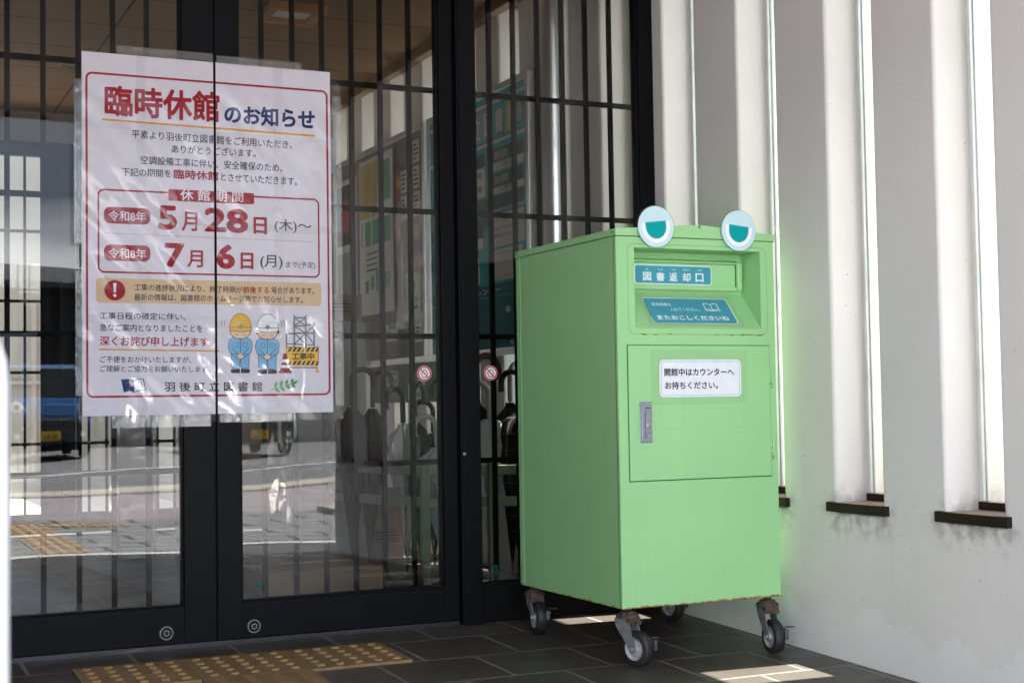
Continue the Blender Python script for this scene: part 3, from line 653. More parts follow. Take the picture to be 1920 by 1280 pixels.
# blue parallelogram-looking sign on the sloping shelf  (s: up the slope)
sl_ang = math.atan2(SZ - OZ0, DP); SLEN = math.hypot(SZ - OZ0, DP)
def Ps(u, s, l): return (u, s * math.cos(sl_ang) - (l + .0012) * math.sin(sl_ang), OZ0 + s * math.sin(sl_ang) + (l + .0012) * math.cos(sl_ang))
b = MB(); pr = Print(b, Ps, .0003)
o1 = rrect(.125, .412, .0185, .1255, .012); o1 = [q for q in o1]
pr.poly(o1, 0, 0); pr.poly(rrect(.1285, .4085, .0220, .1220, .0095), 1, 1)
pr.tbox('返却図書を', .1480, .2130, .0900, .1030, 2, .010, 2); pr.tbox('入れてください。', .2020, .3000, .0700, .0835, 2, .010, 2)
pr.tbox('またおこしくださいね', .1450, .3870, .0330, .0520, 2, .035, 2)
# open book symbol
for sgn in (-1, 1):
    P_ = lambda a, c: (.346 + sgn * a, .0735 + c)
    o_ = [P_(0, 0), P_(.010, .004), P_(.024, .004), P_(.024, .030), P_(.012, .031), P_(0, .026)]
    i_ = [P_(.0012, .0035), P_(.0105, .0068), P_(.0212, .0068), P_(.0212, .0275), P_(.012, .0283), P_(.0012, .0235)]
    for i in range(6): pr.poly([o_[i], o_[(i + 1) % 6], i_[(i + 1) % 6], i_[i]], 2, 2)
    pr.poly([P_(0, -.003), P_(.027, .000), P_(.027, .0025), P_(0, -.0005)], 2, 2)
b.build('blue_sign', [sticker_white, sticker_blue, letter_white], ch)
b = MB(); pr = Print(b, Ps, .0001)
pr.poly(rrect(.110, .428, .008, .133, .004), 0, 0); b.build('tape_trace', film_mat('old_tape_slope', .02, .3, (.96, .97, .94), 20, 20, .02), ch)

# casters
def caster(x, y, z0, yaw):
    """mount point under the body at (x, y); wheel touches z0"""
    rt = .0485; zc = z0 + rt; top = ZB
    fork = MB(); 
    hz = top - .030                       # underside of swivel head
    for s in (-1, 1):
        pl = [(-.030, hz), (.020, hz), (.022, hz - .012), (.034, zc + .026), (.043, zc + .010), (.044, zc), (.040, zc - .010), (.030, zc - .011), (.022, zc - .004), (.006, zc + .016), (-.018, hz - .036), (-.029, hz - .020), (-.031, hz - .006)]
        pl = [(-a, c) for a, c in pl]
        fork.prism(pl, s * .0190 - .0013, s * .0190 + .0013, 'Y')
    fork.box(-.026, .028, -.0176, .0176, hz - .003, hz)
    fo = fork.build('caster', zinc, box, .0008); fo.location = (x, y, 0); fo.rotation_euler = (0, 0, yaw)
    h = MB(); h.lathe([(.012, top + .002), (.012, hz + .020), (.022, hz + .018), (.024, hz + .013), (.031, hz + .009), (.0335, hz + .002), (.0335, hz + .0005), (.026, hz + .0002), (.0, hz + .0002)], (0, 0, 0), 'Z', 24)
    h.box(-.030, -.012, -.021, .021, hz - .012, hz - .0005); h.box(-.034, -.029, -.021, .021, hz - .018, hz - .010); h.build('swivel_head', rust, fo)
    ax = -.034
    t = MB(); t.lathe([(.032, -.0155), (.0435, -.0155), (.0470, -.0125), (rt, -.007), (rt, .007), (.0470, .0125), (.0435, .0155), (.032, .0155)], (ax, 0, zc), 'Y', 40, None, True, False); t.build('tyre', rubber, fo)
    r = MB(); r.lathe([(.0, -.0172), (.010, -.0172), (.012, -.0125), (.024, -.0085), (.030, -.0130), (.0330, -.0150), (.0330, .0150), (.030, .0130), (.024, .0085), (.012, .0125), (.010, .0172), (0, .0172)], (ax, 0, zc), 'Y', 32)
    r.tube([(ax, -.0245, zc), (ax, .0245, zc)], .005, 10); r.tube([(ax, -.0255, zc), (ax, -.0205, zc)], .009, 6); r.build('rim', M('cast_rim', (.34, .34, .35), .55, .15, var=.25, vscale=60), fo)
    p = MB(); p.prism([(ax - .034, zc + .024), (ax - .014, zc + .026), (ax - .010, zc + .004), (ax - .020, zc - .012), (ax - .028, zc - .004)], -.0262, -.0240, 'Y'); p.prism([(ax - .034, zc + .0265), (ax - .016, zc + .0275), (ax - .016, zc + .0292), (ax - .034, zc + .0282)], -.0540, -.0240, 'Y'); p.box(ax - .026, ax - .012, -.034, -.0270, zc + .012, zc + .018); p.prism([(ax - .054, zc + .024), (ax - .0505, zc + .026), (ax - .0505, zc - .004), (ax - .053, zc)], -.022, -.010, 'Y'); p.build('brake_pedal', M('dark_brake_steel', (.10, .10, .105), .6, .4, var=.3, vscale=40), fo, .0006)
caster(.040, .045, fz(BY + .02), R(110)); caster(.026, BL - .045, fz(BY + BL - .08), R(81)); caster(BW - .028, .032, fz(BY), R(82)); caster(BW - .025, BL - .040, fz(BY + BL - .08), R(100))

# ================================================================== CLOSURE POSTER (flat print on two laminated sheets)
H_ = [0.00045956531, -1.308904967e-06, -0.047300528, -8.13561935e-06, -0.00047362818, 1.10475490, -4.62999079e-05, 5.0589013e-06]
def pp(cx, cy_):
    """layout grid of the poster artwork -> metres from the poster's lower left corner"""
    w = H_[6] * cx + H_[7] * cy_ + 1; return ((H_[0] * cx + H_[1] * cy_ + H_[2]) / w, (H_[3] * cx + H_[4] * cy_ + H_[5]) / w)
OB = 1148.7
PINK = Mprint('poster_paper', (.64, .60, .66), .5); P_RED = Mprint('poster_red', (.29, .006, .014), .5); P_NAVY = Mprint('poster_navy', (.010, .026, .115), .5); P_DARK = Mprint('poster_ink', (.02, .02, .026), .5)
P_OR = Mprint('poster_orange', (.62, .26, .02), .5); P_BEIGE = Mprint('poster_beige', (.60, .42, .25), .5); P_BLUE = Mprint('poster_workwear_blue', (.17, .40, .62), .5); P_SKIN = Mprint('poster_skin', (.72, .50, .36), .5)
P_YEL = Mprint('poster_yellow', (.72, .40, .04), .5); P_GREEN = Mprint('poster_green', (.10, .34, .10), .5); P_GREY = Mprint('poster_grey', (.22, .22, .24), .5); P_WHITE = Mprint('poster_white', (.76, .75, .78), .5); P_PINKL = Mprint('poster_pill_letter', (.72, .64, .68), .5); P_BK = Mprint('poster_black', (.025, .025, .03), .5)
PM = [PINK, P_RED, P_NAVY, P_DARK, P_OR, P_BEIGE, P_BLUE, P_SKIN, P_YEL, P_GREEN, P_GREY, P_WHITE, P_PINKL, P_BK]
pb = MB(); pr = Print(pb, lambda u, v, l: (u, -l, v), .00025)
WP, HP = .756, 1.065
pr.rect(0, WP, 0, HP, 0, 0)
def T(t, x0, x1, yl0, yl1, yr0, yr1, m, bold=0, lay=3, o=0):
    """left edge spans yl0..yl1 (top, bottom), right edge yr0..yr1, in layout units"""
    pr.text(t, [pp(x0, yl1 + o), pp(x1, yr1 + o), pp(x1, yr0 + o), pp(x0, yl0 + o)], m, bold, lay)
def poly(l, m, lay, o=0): pr.poly([pp(x, y + o) for x, y in l], m, lay)
def line(p, q, w, m, lay, o=0):
    dx, dy = q[0] - p[0], q[1] - p[1]; n = math.hypot(dx, dy); a, c = -dy / n * w / 2, dx / n * w / 2
    poly([(p[0] + a, p[1] + c), (q[0] + a, q[1] + c), (q[0] - a, q[1] - c), (p[0] - a, p[1] - c)], m, lay, o)
def frame(c, r, w, m, lay):
    (u0, v1), (u1, v0) = c; ring(pr, rrect(u0, u1, v0, v1, r, 8), rrect(u0 + w, u1 - w, v0 + w, v1 - w, r - w, 8), m, lay)
# outer frame and period frame
u0, v1 = pp(132, 212); u1, v0 = pp(1632, OB + 1052); u0b, v0b = pp(125, OB + 1070)
frame((((u0 + u0b) / 2, v1 - .002), (u1, (v0 + v0b) / 2)), .020, .0064, 1, 1)
u0, v1 = pp(200, 930); u1, v0 = pp(1566, OB + 334); frame(((u0, v1 - .002), (u1, v0)), .018, .0054, 1, 1)
T('臨時休館', 243, 950, 298, 488, 343, 532, 1, .030); T('のお知らせ', 978, 1535, 418, 535, 452, 577, 2, .036)
line((228, 511), (1535, 613), 12, 4, 2)
T('平素より羽後町立図書館をご利用いただき、', 410, 1395, 573, 627, 642, 694, 3, .012)
T('ありがとうございます。', 655, 1172, 665, 716, 694, 745, 3, .012)
T('空調設備工事に伴い、安全確保のため、', 465, 1335, 733, 785, 784, 836, 3, .012)
T('下記の期間を', 350, 652, 806, 860, 820, 868, 3, .012); T('臨時休館', 667, 943, 816, 876, 830, 888, 1, .030); T('とさせていただきます。', 957, 1425, 840, 888, 868, 918, 3, .012)
q0 = pp(635, 918); q1 = pp(1162, 1030); pr.poly(rrect(q0[0], q1[0], q1[1] - .0015, q0[1] - .010, .005), 1, 2)
T('休 館 期 間', 708, 1095, 940, 1008, 956, 1020, 12, .012, 4)
for o, a in ((0, (240, 1045, 525, 1158)), (OB, (240, 128, 525, 236))):
    q0 = pp(a[0], a[1] + o); q1 = pp(a[2], a[3] + o); pr.poly(rrect(q0[0], q1[0], q1[1], q0[1], .018), 1, 2)
    y = 1072 if o == 0 else 152
    T('令和8年', 267, 498, y - 3, y + 62, y + 6, y + 68, 12, .012, 4, o)
T('5', 572, 690, 1037, 1188, 1040, 1192, 1, .034); T('月', 716, 814, 1075, 1195, 1080, 1198, 1, .02); T('28', 856, 1126, 1050, 1200, 1062, 1212, 1, .034); T('日', 1157, 1240, 1108, 1212, 1112, 1218, 1, .03); T('(木)～', 1287, 1513, 1122, 1205, 1130, 1214, 3, .008)
for i in range(86):
    x = 247 + i * 14.9; y = 1208 + (x - 245) * .0421; line((x, y), (x + 8.5, y + .36), 3, 1, 2)
T('7', 612, 735, 118, 268, 122, 272, 1, .034, 3, OB); T('月', 750, 848, 163, 268, 166, 272, 1, .02, 3, OB); T('6', 930, 1045, 126, 278, 130, 282, 1, .034, 3, OB); T('日', 1078, 1158, 178, 280, 180, 283, 1, .03, 3, OB)
T('(月)', 1199, 1336, 192, 280, 196, 284, 3, .012, 3, OB); T('まで(予定)', 1356, 1538, 232, 277, 236, 283, 3, .008, 3, OB)
# caution panel
q0 = pp(192, OB + 334); q1 = pp(1575, OB + 506); pr.poly(rrect(q0[0], q1[0], q1[1], q0[1], .010), 5, 1)
pr.poly(ell(*pp(307, OB + 410), .0300, .0300, 36), 1, 2)
c0 = pp(307, OB + 410); pr.poly([(c0[0] - .0048, c0[1] + .020), (c0[0] - .0030, c0[1] - .006), (c0[0] + .0030, c0[1] - .006), (c0[0] + .0048, c0[1] + .020), (c0[0], c0[1] + .0225)], 11, 3); pr.poly(ell(c0[0], c0[1] - .0150, .0046, .0046, 16), 11, 3)
T('工事の進捗状況により、終了時期が', 426, 1090, 370, 412, 386, 428, 3, .012, 3, OB); T('前後する', 1093, 1253, 385, 427, 388, 430, 1, .02, 3, OB); T('場合があります。', 1266, 1530, 387, 429, 393, 434, 3, .012, 3, OB)
T('最新の情報は、図書館のホームページ等でお知らせします。', 426, 1460, 430, 472, 448, 489, 3, .012, 3, OB)
T('工事日程の確定に伴い、', 214, 740, 543, 587, 550, 594, 3, .012, 3, OB); T('急なご案内となりましたことを', 214, 845, 614, 660, 622, 668, 3, .012, 3, OB)
T('深くお詫び申し上げます。', 214, 905, 690, 750, 697, 756, 1, .02, 3, OB); line((208, 772), (948, 782), 9, 4, 2, OB)
T('ご不便をおかけいたしますが、', 216, 775, 812, 853, 816, 856, 3, .010, 3, OB); T('ご理解とご協力をお願いいたします。', 216, 890, 870, 910, 874, 913, 3, .010, 3, OB)
T('羽 後 町 立 図 書 館', 611, 1212, 970, 1030, 970, 1030, 3, .016, 3, OB)
# book symbol
poly([(345, 955), (400, 953), (430, 962), (428, 1038), (400, 1026), (362, 1036)], 2, 2, OB); poly([(421, 962), (452, 950), (484, 953), (498, 1018), (440, 1030), (426, 1034)], 2, 2, OB)
poly([(424, 965), (452, 954), (478, 957), (492, 1014), (440, 1024), (428, 1030)], 11, 3, OB); line((466, 957), (476, 1015), 3, 2, 4, OB)
# sprig of leaves
line((1262, 1018), (1420, 975), 5, 9, 2, OB)
for i, (x, y) in enumerate(((1290, 1008), (1322, 1000), (1356, 990), (1390, 982))):
    for s in (-1, 1):
        a = R(-16 - s * 58); c, sn = math.cos(a), math.sin(a); L = 42 - i * 2
        for k, (m, lay, z) in enumerate(((9, 2, 1), )):
            poly([(x + (t * c - w * sn), y + (t * sn + w * c)) for t, w in ((0, 0), (L * .35, 11), (L * .75, 8), (L, 0), (L * .75, -8), (L * .35, -11))], m, lay, OB)
poly([(1392, 978), (1405, 966), (1432, 962), (1420, 982), (1402, 988)], 9, 2, OB)
# two workers bowing, drawn flat
def E(cx, cy_, rx, ry, m, lay, a0=0, a1=360, n=28): poly([(cx + rx * math.cos(R(a0 + (a1 - a0) * i / n)), cy_ + ry * math.sin(R(a0 + (a1 - a0) * i / n))) for i in range(n + (0 if a1 - a0 == 360 else 1))], m, lay, OB)
def O(l, m, lay, w=3.2):
    poly(l, m, lay, OB)
    for i in range(len(l)): line(l[i], l[(i + 1) % len(l)], w, 13, lay + .5, OB)
def worker(cx, dy, helmet, hair):
    y = lambda v: v + dy
    O([(cx - 58, y(790)), (cx - 52, y(885)), (cx - 4, y(890)), (cx, y(800)), (cx + 4, y(890)), (cx + 52, y(887)), (cx + 56, y(790))], 6, 2)
    for s in (-1, 1): O([(cx + s * 4, y(893)), (cx + s * 54, y(893)), (cx + s * 58, y(905)), (cx + s * 52, y(916)), (cx + s * 4, y(916))], 13, 3)
    O([(cx - 45, y(700)), (cx - 66, y(715)), (cx - 75, y(750)), (cx - 68, y(785)), (cx - 50, y(800)), (cx + 50, y(802)), (cx + 68, y(787)), (cx + 74, y(752)), (cx + 66, y(717)), (cx + 45, y(702)), (cx, y(696))], 6, 4)
    for s in (-1, 1):
        line((cx + s * 52, y(762)), (cx + s * 10, y(808)), 3, 13, 5.5, OB); line((cx + s * 66, y(790)), (cx + s * 16, y(828)), 3, 13, 5.5, OB)
        O([(cx + s * 15, y(732)), (cx + s * 42, y(730)), (cx + s * 40, y(755)), (cx + s * 17, y(757))], 6, 5, 2)
    line((cx, y(705)), (cx, y(790)), 3, 13, 5.5, OB)
    O([(cx - 24, y(812)), (cx - 8, y(796)), (cx + 8, y(797)), (cx + 24, y(814)), (cx + 14, y(830)), (cx - 14, y(829))], 7, 6, 2.5)
    for s in (-1, 1): E(cx + s * 63, y(660), 10, 14, hair, 5)
    E(cx, y(660), 64, 50, 13, 6); E(cx, y(660), 60, 46, 7, 7)
    E(cx - 38, y(688), 13, 8, 1, 7.2) if False else None
    for s in (-1, 1):
        line((cx + s * 14, y(684)), (cx + s * 34, y(681)), 3, 13, 8, OB); line((cx + s * 12, y(664)), (cx + s * 36, y(660)), 3, 13, 8, OB)
    line((cx - 8, y(703)), (cx + 8, y(703)), 2.5, 1, 8, OB)
    dome = [(cx + 66 * math.cos(R(a)), y(640) - 88 * math.sin(R(a))) for a in range(0, 181, 10)]
    O(dome, helmet, 9); O([(cx - 68, y(636)), (cx + 68, y(638)), (cx + 62, y(658)), (cx + 20, y(664)), (cx - 20, y(663)), (cx - 62, y(656))], helmet, 10)
    poly([(cx - 15, y(626)), (cx + 15, y(626)), (cx + 15, y(637)), (cx - 15, y(637))], 9, 11, OB); poly([(cx - 5.5, y(616)), (cx + 5.5, y(616)), (cx + 5.5, y(647)), (cx - 5.5, y(647))], 9, 11, OB)
worker(1077, 0, 8, 7); worker(1243, 4, 11, 13)
for x, s in ((965, -1), (982, -1), (1328, 1), (1345, 1)):
    line((x - 6 * s, 592), (x + 3 * s, 606), 3, 13, 2, OB); line((x + 3 * s, 606), (x + 2 * s, 630), 3, 13, 2, OB)
# scaffold
for x0, y0, x1, y1 in ((1360, 655, 1360, 760), (1408, 562, 1408, 760), (1478, 562, 1478, 760), (1530, 606, 1530, 760), (1360, 675, 1410, 675), (1405, 578, 1482, 578), (1405, 628, 1482, 628), (1478, 622, 1535, 622), (1405, 672, 1535, 672), (1360, 738, 1535, 745), (1410, 580, 1476, 626), (1476, 580, 1410, 626), (1410, 632, 1476, 670), (1476, 674, 1410, 738), (1410, 674, 1476, 738), (1528, 626, 1482, 668), (1482, 676, 1528, 740)):
    thick = 9 if x0 == x1 or y0 == y1 else 6
    line((x0, y0), (x1, y1), thick, 13, 2, OB); line((x0, y0), (x1, y1), thick - 4.5, 10, 3, OB)
O([(1358, 758), (1556, 760), (1556, 868), (1358, 866)], 8, 4)
for k in range(7):
    for ya, yb in ((760, 786), (842, 868)):
        x = 1366 + k * 28; poly([(x, yb), (x + 15, yb), (x + 31 if x + 31 < 1556 else 1556, ya), (x + 16, ya)], 13, 5, OB)
T('工事中', 1392, 1530, 792, 836, 793, 837, 13, .03, 6, OB)
for x in (1362, 1548): line((x, 750), (x, 905), 9, 13, 3.4, OB); line((x, 752), (x, 903), 5, 8, 3.6, OB)
line((1362, 882), (1550, 884), 9, 13, 3.4, OB); line((1364, 882), (1548, 884), 4, 8, 3.6, OB); poly([(1538, 900), (1564, 900), (1564, 914), (1538, 914)], 8, 4, OB)
O([(1342, 797), (1360, 797), (1380, 902), (1322, 902)], 1, 7, 2.5); O([(1314, 902), (1390, 902), (1390, 916), (1314, 916)], 1, 7, 2.5)
poly([(1335, 833), (1367, 833), (1371, 852), (1331, 852)], 11, 8, OB); poly([(1328, 868), (1374, 868), (1377, 885), (1325, 885)], 11, 8, OB)

poster = empty('closure_poster', (PX0, 4.318, PZ0), label='laminated red and white closure notice taped across both sliding doors', cat='poster')
src = pb.build('sheet', PM, poster)
CUT = .3865; DUP = .006
def half(keep_left):
    me = src.data.copy(); bm = bmesh.new(); bm.from_mesh(me); cut = CUT if keep_left else CUT + .0075
    bmesh.ops.bisect_plane(bm, geom=bm.verts[:] + bm.edges[:] + bm.faces[:], plane_co=(cut, 0, 0), plane_no=(1, 0, 0), clear_outer=keep_left, clear_inner=not keep_left)
    # print faces look outwards
    for f_ in bm.faces:
        if f_.normal.y > 0: f_.normal_flip()
    bm.to_mesh(me); bm.free(); return me
ml, mr = half(True), half(False)
src.data = ml
s2 = bpy.data.objects.new('sheet', mr); COL.objects.link(s2); s2.parent = poster
for o_ in (src, s2):
    sm = o_.modifiers.new('thick', 'SOLIDIFY'); sm.thickness = .0001; sm.offset = 1
    o_.modifiers.remove(sm)
# laminate film reaching past the paper, rippled, and lengths of clear tape
def filmgrid(x0, x1, z0, z1, amp, nx, nz, y0, seed):
    random.seed(seed); b = MB(); vs = []; ph = [random.uniform(0, 6.28) for _ in range(6)]
    for j in range(nz + 1):
        for i in range(nx + 1):
            u = x0 + (x1 - x0) * i / nx; v = z0 + (z1 - z0) * j / nz
            e = amp * (math.sin(u * 37 + ph[0] + 3 * math.sin(v * 5 + ph[1])) + math.sin(v * 23 + ph[2] + 2 * math.sin(u * 9 + ph[3])) + .6 * math.sin((u + v) * 61 + ph[4]))
            vs.append((u, y0 + e, v))
    fs = [(j * (nx + 1) + i, j * (nx + 1) + i + 1, (j + 1) * (nx + 1) + i + 1, (j + 1) * (nx + 1) + i) for j in range(nz) for i in range(nx)]
    b.idx(vs, fs, 0, True); return b
filmgrid(-.012, CUT - .0005, -.022, HP + .014, .0006, 50, 110, -.0072, 3).build('film', poster_film, src)
filmgrid(CUT + .0078, WP + .030, -.022, HP + .012, .0006, 50, 110, -.0072, 4).build('film', poster_film, s2)
random.seed(12)
def tape(x0, x1, z0, z1, par, k, mt=None): 
    b = MB(); b.box(x0, x1, -.0085 - .0002 * k, -.0083 - .0002 * k, z0, z1); b.build('tape', mt or tape_film, par)
tape(.10, CUT - .002, HP + .001, HP + .024, src, 0, edge_film); tape(CUT + .009, .66, HP - .004, HP + .020, s2, 0, edge_film)
for k, z in enumerate((.265, .560, .835)): tape(-.020, CUT - .001, z - .010 + .015, z + .014 + .015, src, k + 1); tape(CUT + .008, WP + (.028, .045, .055)[k], z - .012 + .004, z + .012 + .004, s2, k + 1)
tape(WP + .004, .788, .02, .99, s2, 5, edge_film); tape(-.024, -.001, .50, .98, src, 5, edge_film); tape(-.020, -.001, .06, .42, src, 6, edge_film)
tape(.08, .37, -.036, -.001, src, 7, edge_film); tape(CUT + .010, .62, -.026, -.001, s2, 7, edge_film)
tape(.155, .182, -.01, HP, src, 8); tape(.57, .60, -.01, HP, s2, 8)

# ================================================================== INSIDE THE VESTIBULE
def flat_u(y_right, z0, x): return lambda u, v, l: (x - l, y_right - u, z0 + v)
# notice boards on the right wall
def board(name, y0, y1, z0, z1, face, label):
    org = (2.55, y1, z0); r = empty(name, org, label=label, cat='notice board')
    b = MB(org); b.box(2.546, 2.572, y0, y1, z0, z1); b.build('panel', face, r)
    b = MB(org)
    for a, c, d, e in ((y0 - .03, y0, z0 - .03, z1 + .03), (y1, y1 + .03, z0 - .03, z1 + .03), (y0, y1, z1, z1 + .03), (y0, y1, z0 - .03, z0)): b.box(2.538, 2.578, a, c, d, e)
    b.build('frame', alum, r, .003); return r, org
teal = Mprint('board_teal', (.02, .33, .40), .5); teal_d = Mprint('board_dark_teal', (.004, .13, .17), .5); bgreen = Mprint('board_green', (.012, .085, .06), .5); bwhite = Mprint('board_white', (.62, .60, .58), .5); byel = Mprint('board_yellow', (.50, .44, .10), .5); bgrey = Mprint('board_pale_blue', (.26, .36, .38), .5)
Y1 = 6.32; Z0 = .94
info, org = board('information_board', 5.27, Y1, Z0, 2.03, teal, 'tall teal library information board with white panels inside the vestibule')
b = MB(org); pr = Print(b, lambda u, v, l: (2.5455 - l, Y1 - u, Z0 + v), .0004)
pr.rect(0, 1.05, .0, .22, 1, 0); pr.rect(0, 1.05, .225, .275, 1, .5)
pr.rect(0, 1.05, .52, .575, 1, 0)
for i, (c_, m) in enumerate(zip('羽後町立図書館', (0, 6, 0, 6, 6, 0, 5))):
    u = .14 + .118 * i; pr.rect(u, u + .108, .90, 1.035, m, 1); pr.tbox(c_, u + .014, u + .094, .915, 1.02, 3, .02, 2)
pr.poly(ell(.985, .965, .05, .062, 28), 6, 1); ring(pr, ell(.985, .965, .042, .052, 28), ell(.985, .965, .034, .043, 28), 1, 2)
pr.rect(.0, 1.05, 1.045, 1.06, 3, 1); pr.rect(0, 1.05, .875, .888, 3, 1)
def panel(u0, u1, v0, v1, head=None, lines=()):
    pr.poly(rrect(u0, u1, v0, v1, .012), 3, 1)
    if head: pr.rect(u0, u1, v1 - .06, v1, 2, 2); pr.tbox(head, u0 + .03, min(u1 - .02, u0 + .03 + .035 * len(head)), v1 - .048, v1 - .012, 3, .015, 3)
    for (t, a, c, d, e) in lines: pr.tbox(t, a, c, d, e, 2, .01, 3)
panel(.06, .63, .66, .85, '開館時間', (('平日 午前9時～午後7時', .09, .60, .74, .775), ('土日 午前9時～午後5時', .09, .60, .68, .715)))
panel(.70, 1.02, .755, .85, '貸出冊数', (('1人10冊まで', .73, .95, .762, .787),)); panel(.70, 1.02, .655, .745, '貸出期間', (('2週間', .79, .92, .662, .685),))
panel(.06, 1.02, .585, .65, '休館日', ())
panel(.06, .60, .44, .545, '予約', (('図書館へご連絡ください', .09, .50, .45, .475),)); panel(.66, 1.02, .43, .57, None, (('はじめて利用される方へ', .69, .98, .535, .555), ('利用者カードを作成します', .70, .98, .50, .515), ('必要事項をご記入ください', .70, .98, .47, .485)))
pr.tbox('館内図', .40, .55, .375, .405, 3, .015, 2); panel(.05, .56, .285, .37); panel(.66, 1.0, .285, .42)
for a in ((.70, .96, .30, .302), (.70, .96, .40, .402), (.70, .702, .30, .40), (.83, .832, .33, .40), (.90, .902, .33, .40), (.10, .50, .30, .302), (.30, .302, .30, .36), (.10, .50, .355, .357)): pr.rect(*a, 2, 2)
pr.tbox('図書館カレンダー', .25, .78, .235, .265, 3, .015, 2)
b.build('print', [teal, teal_d, bgreen, bwhite, bgreen, byel, bgrey], info)
mag = M('white_magnet', (.45, .45, .45), .4)
for y, z in ((6.05, 1.14), (5.93, 1.145), (5.46, 1.10), (5.98, .985), (5.80, .99), (5.42, .96), (5.36, 1.02)):
    b = MB(); b.lathe([(0, -.012), (.010, -.012), (.013, -.007), (.013, 0)], (0, 0, 0), 'X', 16); o = b.build('magnet', mag); o.location = (2.5445, y, z)
    tag(o, 'small white round magnet on the dark teal calendar board', 'magnet', 'magnets on the calendar board')
cork = M('brown_cork_board', (.20, .155, .125), .9, var=.12, vscale=30, spec=.05)
pin, _ = board('pin_board', 6.42, 8.2, .94, 2.03, cork, 'brown pin board hung with flyers beyond the sliding door glass')
def sheet(name, y1, w, z0, h, mats, label, cat, group, draw=None, wave=0.0, x=2.5445):
    """a sheet hung on the board; u runs to the reader's right"""
    org = (x, y1, z0); b = MB(); nx, nz = (8, 14) if wave else (1, 1); vs = []
    for j in range(nz + 1):
        for i in range(nx + 1):
            u = w * i / nx; v = h * j / nz; d = wave * (1.2 + math.sin(u * 22 + v * 3) + .5 * math.sin(u * 41 + 1 - v * 6)) * (1 - .6 * v / h)
            vs.append((-.0010 - d, -u, v))
    b.idx(vs, [(j * (nx + 1) + i, j * (nx + 1) + i + 1, (j + 1) * (nx + 1) + i + 1, (j + 1) * (nx + 1) + i) for j in range(nz) for i in range(nx)], 0, True)
    def f(u, v, l):
        d = wave * (1.2 + math.sin(u * 22 + v * 3) + .5 * math.sin(u * 41 + 1 - v * 6)) * (1 - .6 * v / h); return (-.0014 - d - l, -u, v)
    if draw:
        draw(Print(b, f, .0004), w, h)
    o = b.build(name, mats); o.location = org; return tag(o, label, cat, group)
fl_red = Mprint('flyer_red', (.34, .045, .03), .5); fl_w = Mprint('flyer_white', (.50, .49, .46), .5); fl_g = Mprint('flyer_green', (.05, .26, .12), .5); fl_y = Mprint('flyer_yellow', (.34, .27, .06), .5); fl_k = Mprint('flyer_black', (.03, .03, .03), .5)
def banner(pr, w, h):
    def gp(u0, u1, v0, v1, m, lay, n=6):
        for i in range(n):
            for j in range(n): a = u0 + (u1 - u0) * i / n; c = u0 + (u1 - u0) * (i + 1) / n; d = v0 + (v1 - v0) * j / n; e = v0 + (v1 - v0) * (j + 1) / n; pr.poly([(a, d), (c, d), (c, e), (a, e)], m, lay)
    gp(.02 * w, .55 * w, .62 * h, .97 * h, 2, 1); gp(.06 * w, .90 * w, .44 * h, .60 * h, 1, 1); gp(.62 * w, .92 * w, .70 * h, .95 * h, 1, 1, 4)
    for k, (u, v) in enumerate(((.16, .86), (.36, .88), (.18, .72), (.38, .73))): gp((u - .05) * w, (u + .06) * w, (v - .035) * h, (v + .035) * h, 3, 2, 2)
    for k in range(5): gp((.18 + .15 * k) * w, (.26 + .15 * k) * w, (.14 + .02 * (k % 2)) * h, (.22 + .03 * (k % 3)) * h, 1, 2, 2)
    for k in range(4): gp(.2 * w, .8 * w, (.28 + .035 * k) * h, (.29 + .035 * k) * h, 4, 2, 2)
sheet('cloth_banner', 7.30, .50, 1.18, .82, [fl_w, fl_g, fl_y, Mprint('banner_orange', (.45, .20, .04), .5), fl_k], 'creased yellow and green cloth banner hanging on the pin board', 'banner', None, banner, .006, 2.538)
def flyer(seed, mhead):
    def d(pr, w, h):
        random.seed(seed); pr.rect(.0, .45 * w, 0, h, mhead, 1); pr.poly(ell(.25 * w, .55 * h, .17 * w, .3 * h, 14), 2, 2)
        for k in range(4): pr.rect(.52 * w, (.7 + random.random() * .25) * w, (.15 + .2 * k) * h, (.24 + .2 * k) * h, 3, 1)
    return d
n = 0
for r in range(4):
    for c in range(2):
        if (r, c) == (0, 0): continue
        sheet('flyer', 6.78 - .17 * c, .15, 1.88 - .125 * r, .11, [fl_w, fl_red, fl_y, fl_k], 'small red and white flyer pinned at the top of the pin board', 'flyer', 'small red flyers', flyer(r * 5 + c, 1)); n += 1
def redposter(pr, w, h):
    pr.rect(.02, w - .02, .03, h - .02, 1, 1); pr.rect(.08 * w, .92 * w, .55 * h, .72 * h, 3, 2); pr.poly(ell(.7 * w, .82 * h, .12 * w, .07 * h), 2, 2)
    pr.rect(.22 * w, .85 * w, .06 * h, .45 * h, 0, 2); pr.poly(ell(.5 * w, .32 * h, .14 * w, .06 * h), 1, 3); pr.rect(.3 * w, .8 * w, .17 * h, .21 * h, 2, 3); pr.rect(.3 * w, .75 * w, .10 * h, .13 * h, 3, 3)
sheet('red_poster', 6.72, .30, 1.12, .52, [fl_w, fl_red, fl_y, fl_k], 'red poster in a shiny clear sleeve on the pin board', 'poster', None, redposter)
b = MB(); random.seed(2); vs = []
for j in range(19):
    for i in range(9): vs.append((-.012 - .006 * random.random(), -.36 * i / 8, .60 * j / 18))
b.idx(vs, [(j * 9 + i, j * 9 + i + 1, (j + 1) * 9 + i + 1, (j + 1) * 9 + i) for j in range(18) for i in range(8)], 0, True)
o = b.build('plastic_sleeve', wrap_film); o.location = (2.538, 6.75, 1.08); tag(o, 'shiny wrinkled clear sleeve over the red poster', 'plastic sleeve')
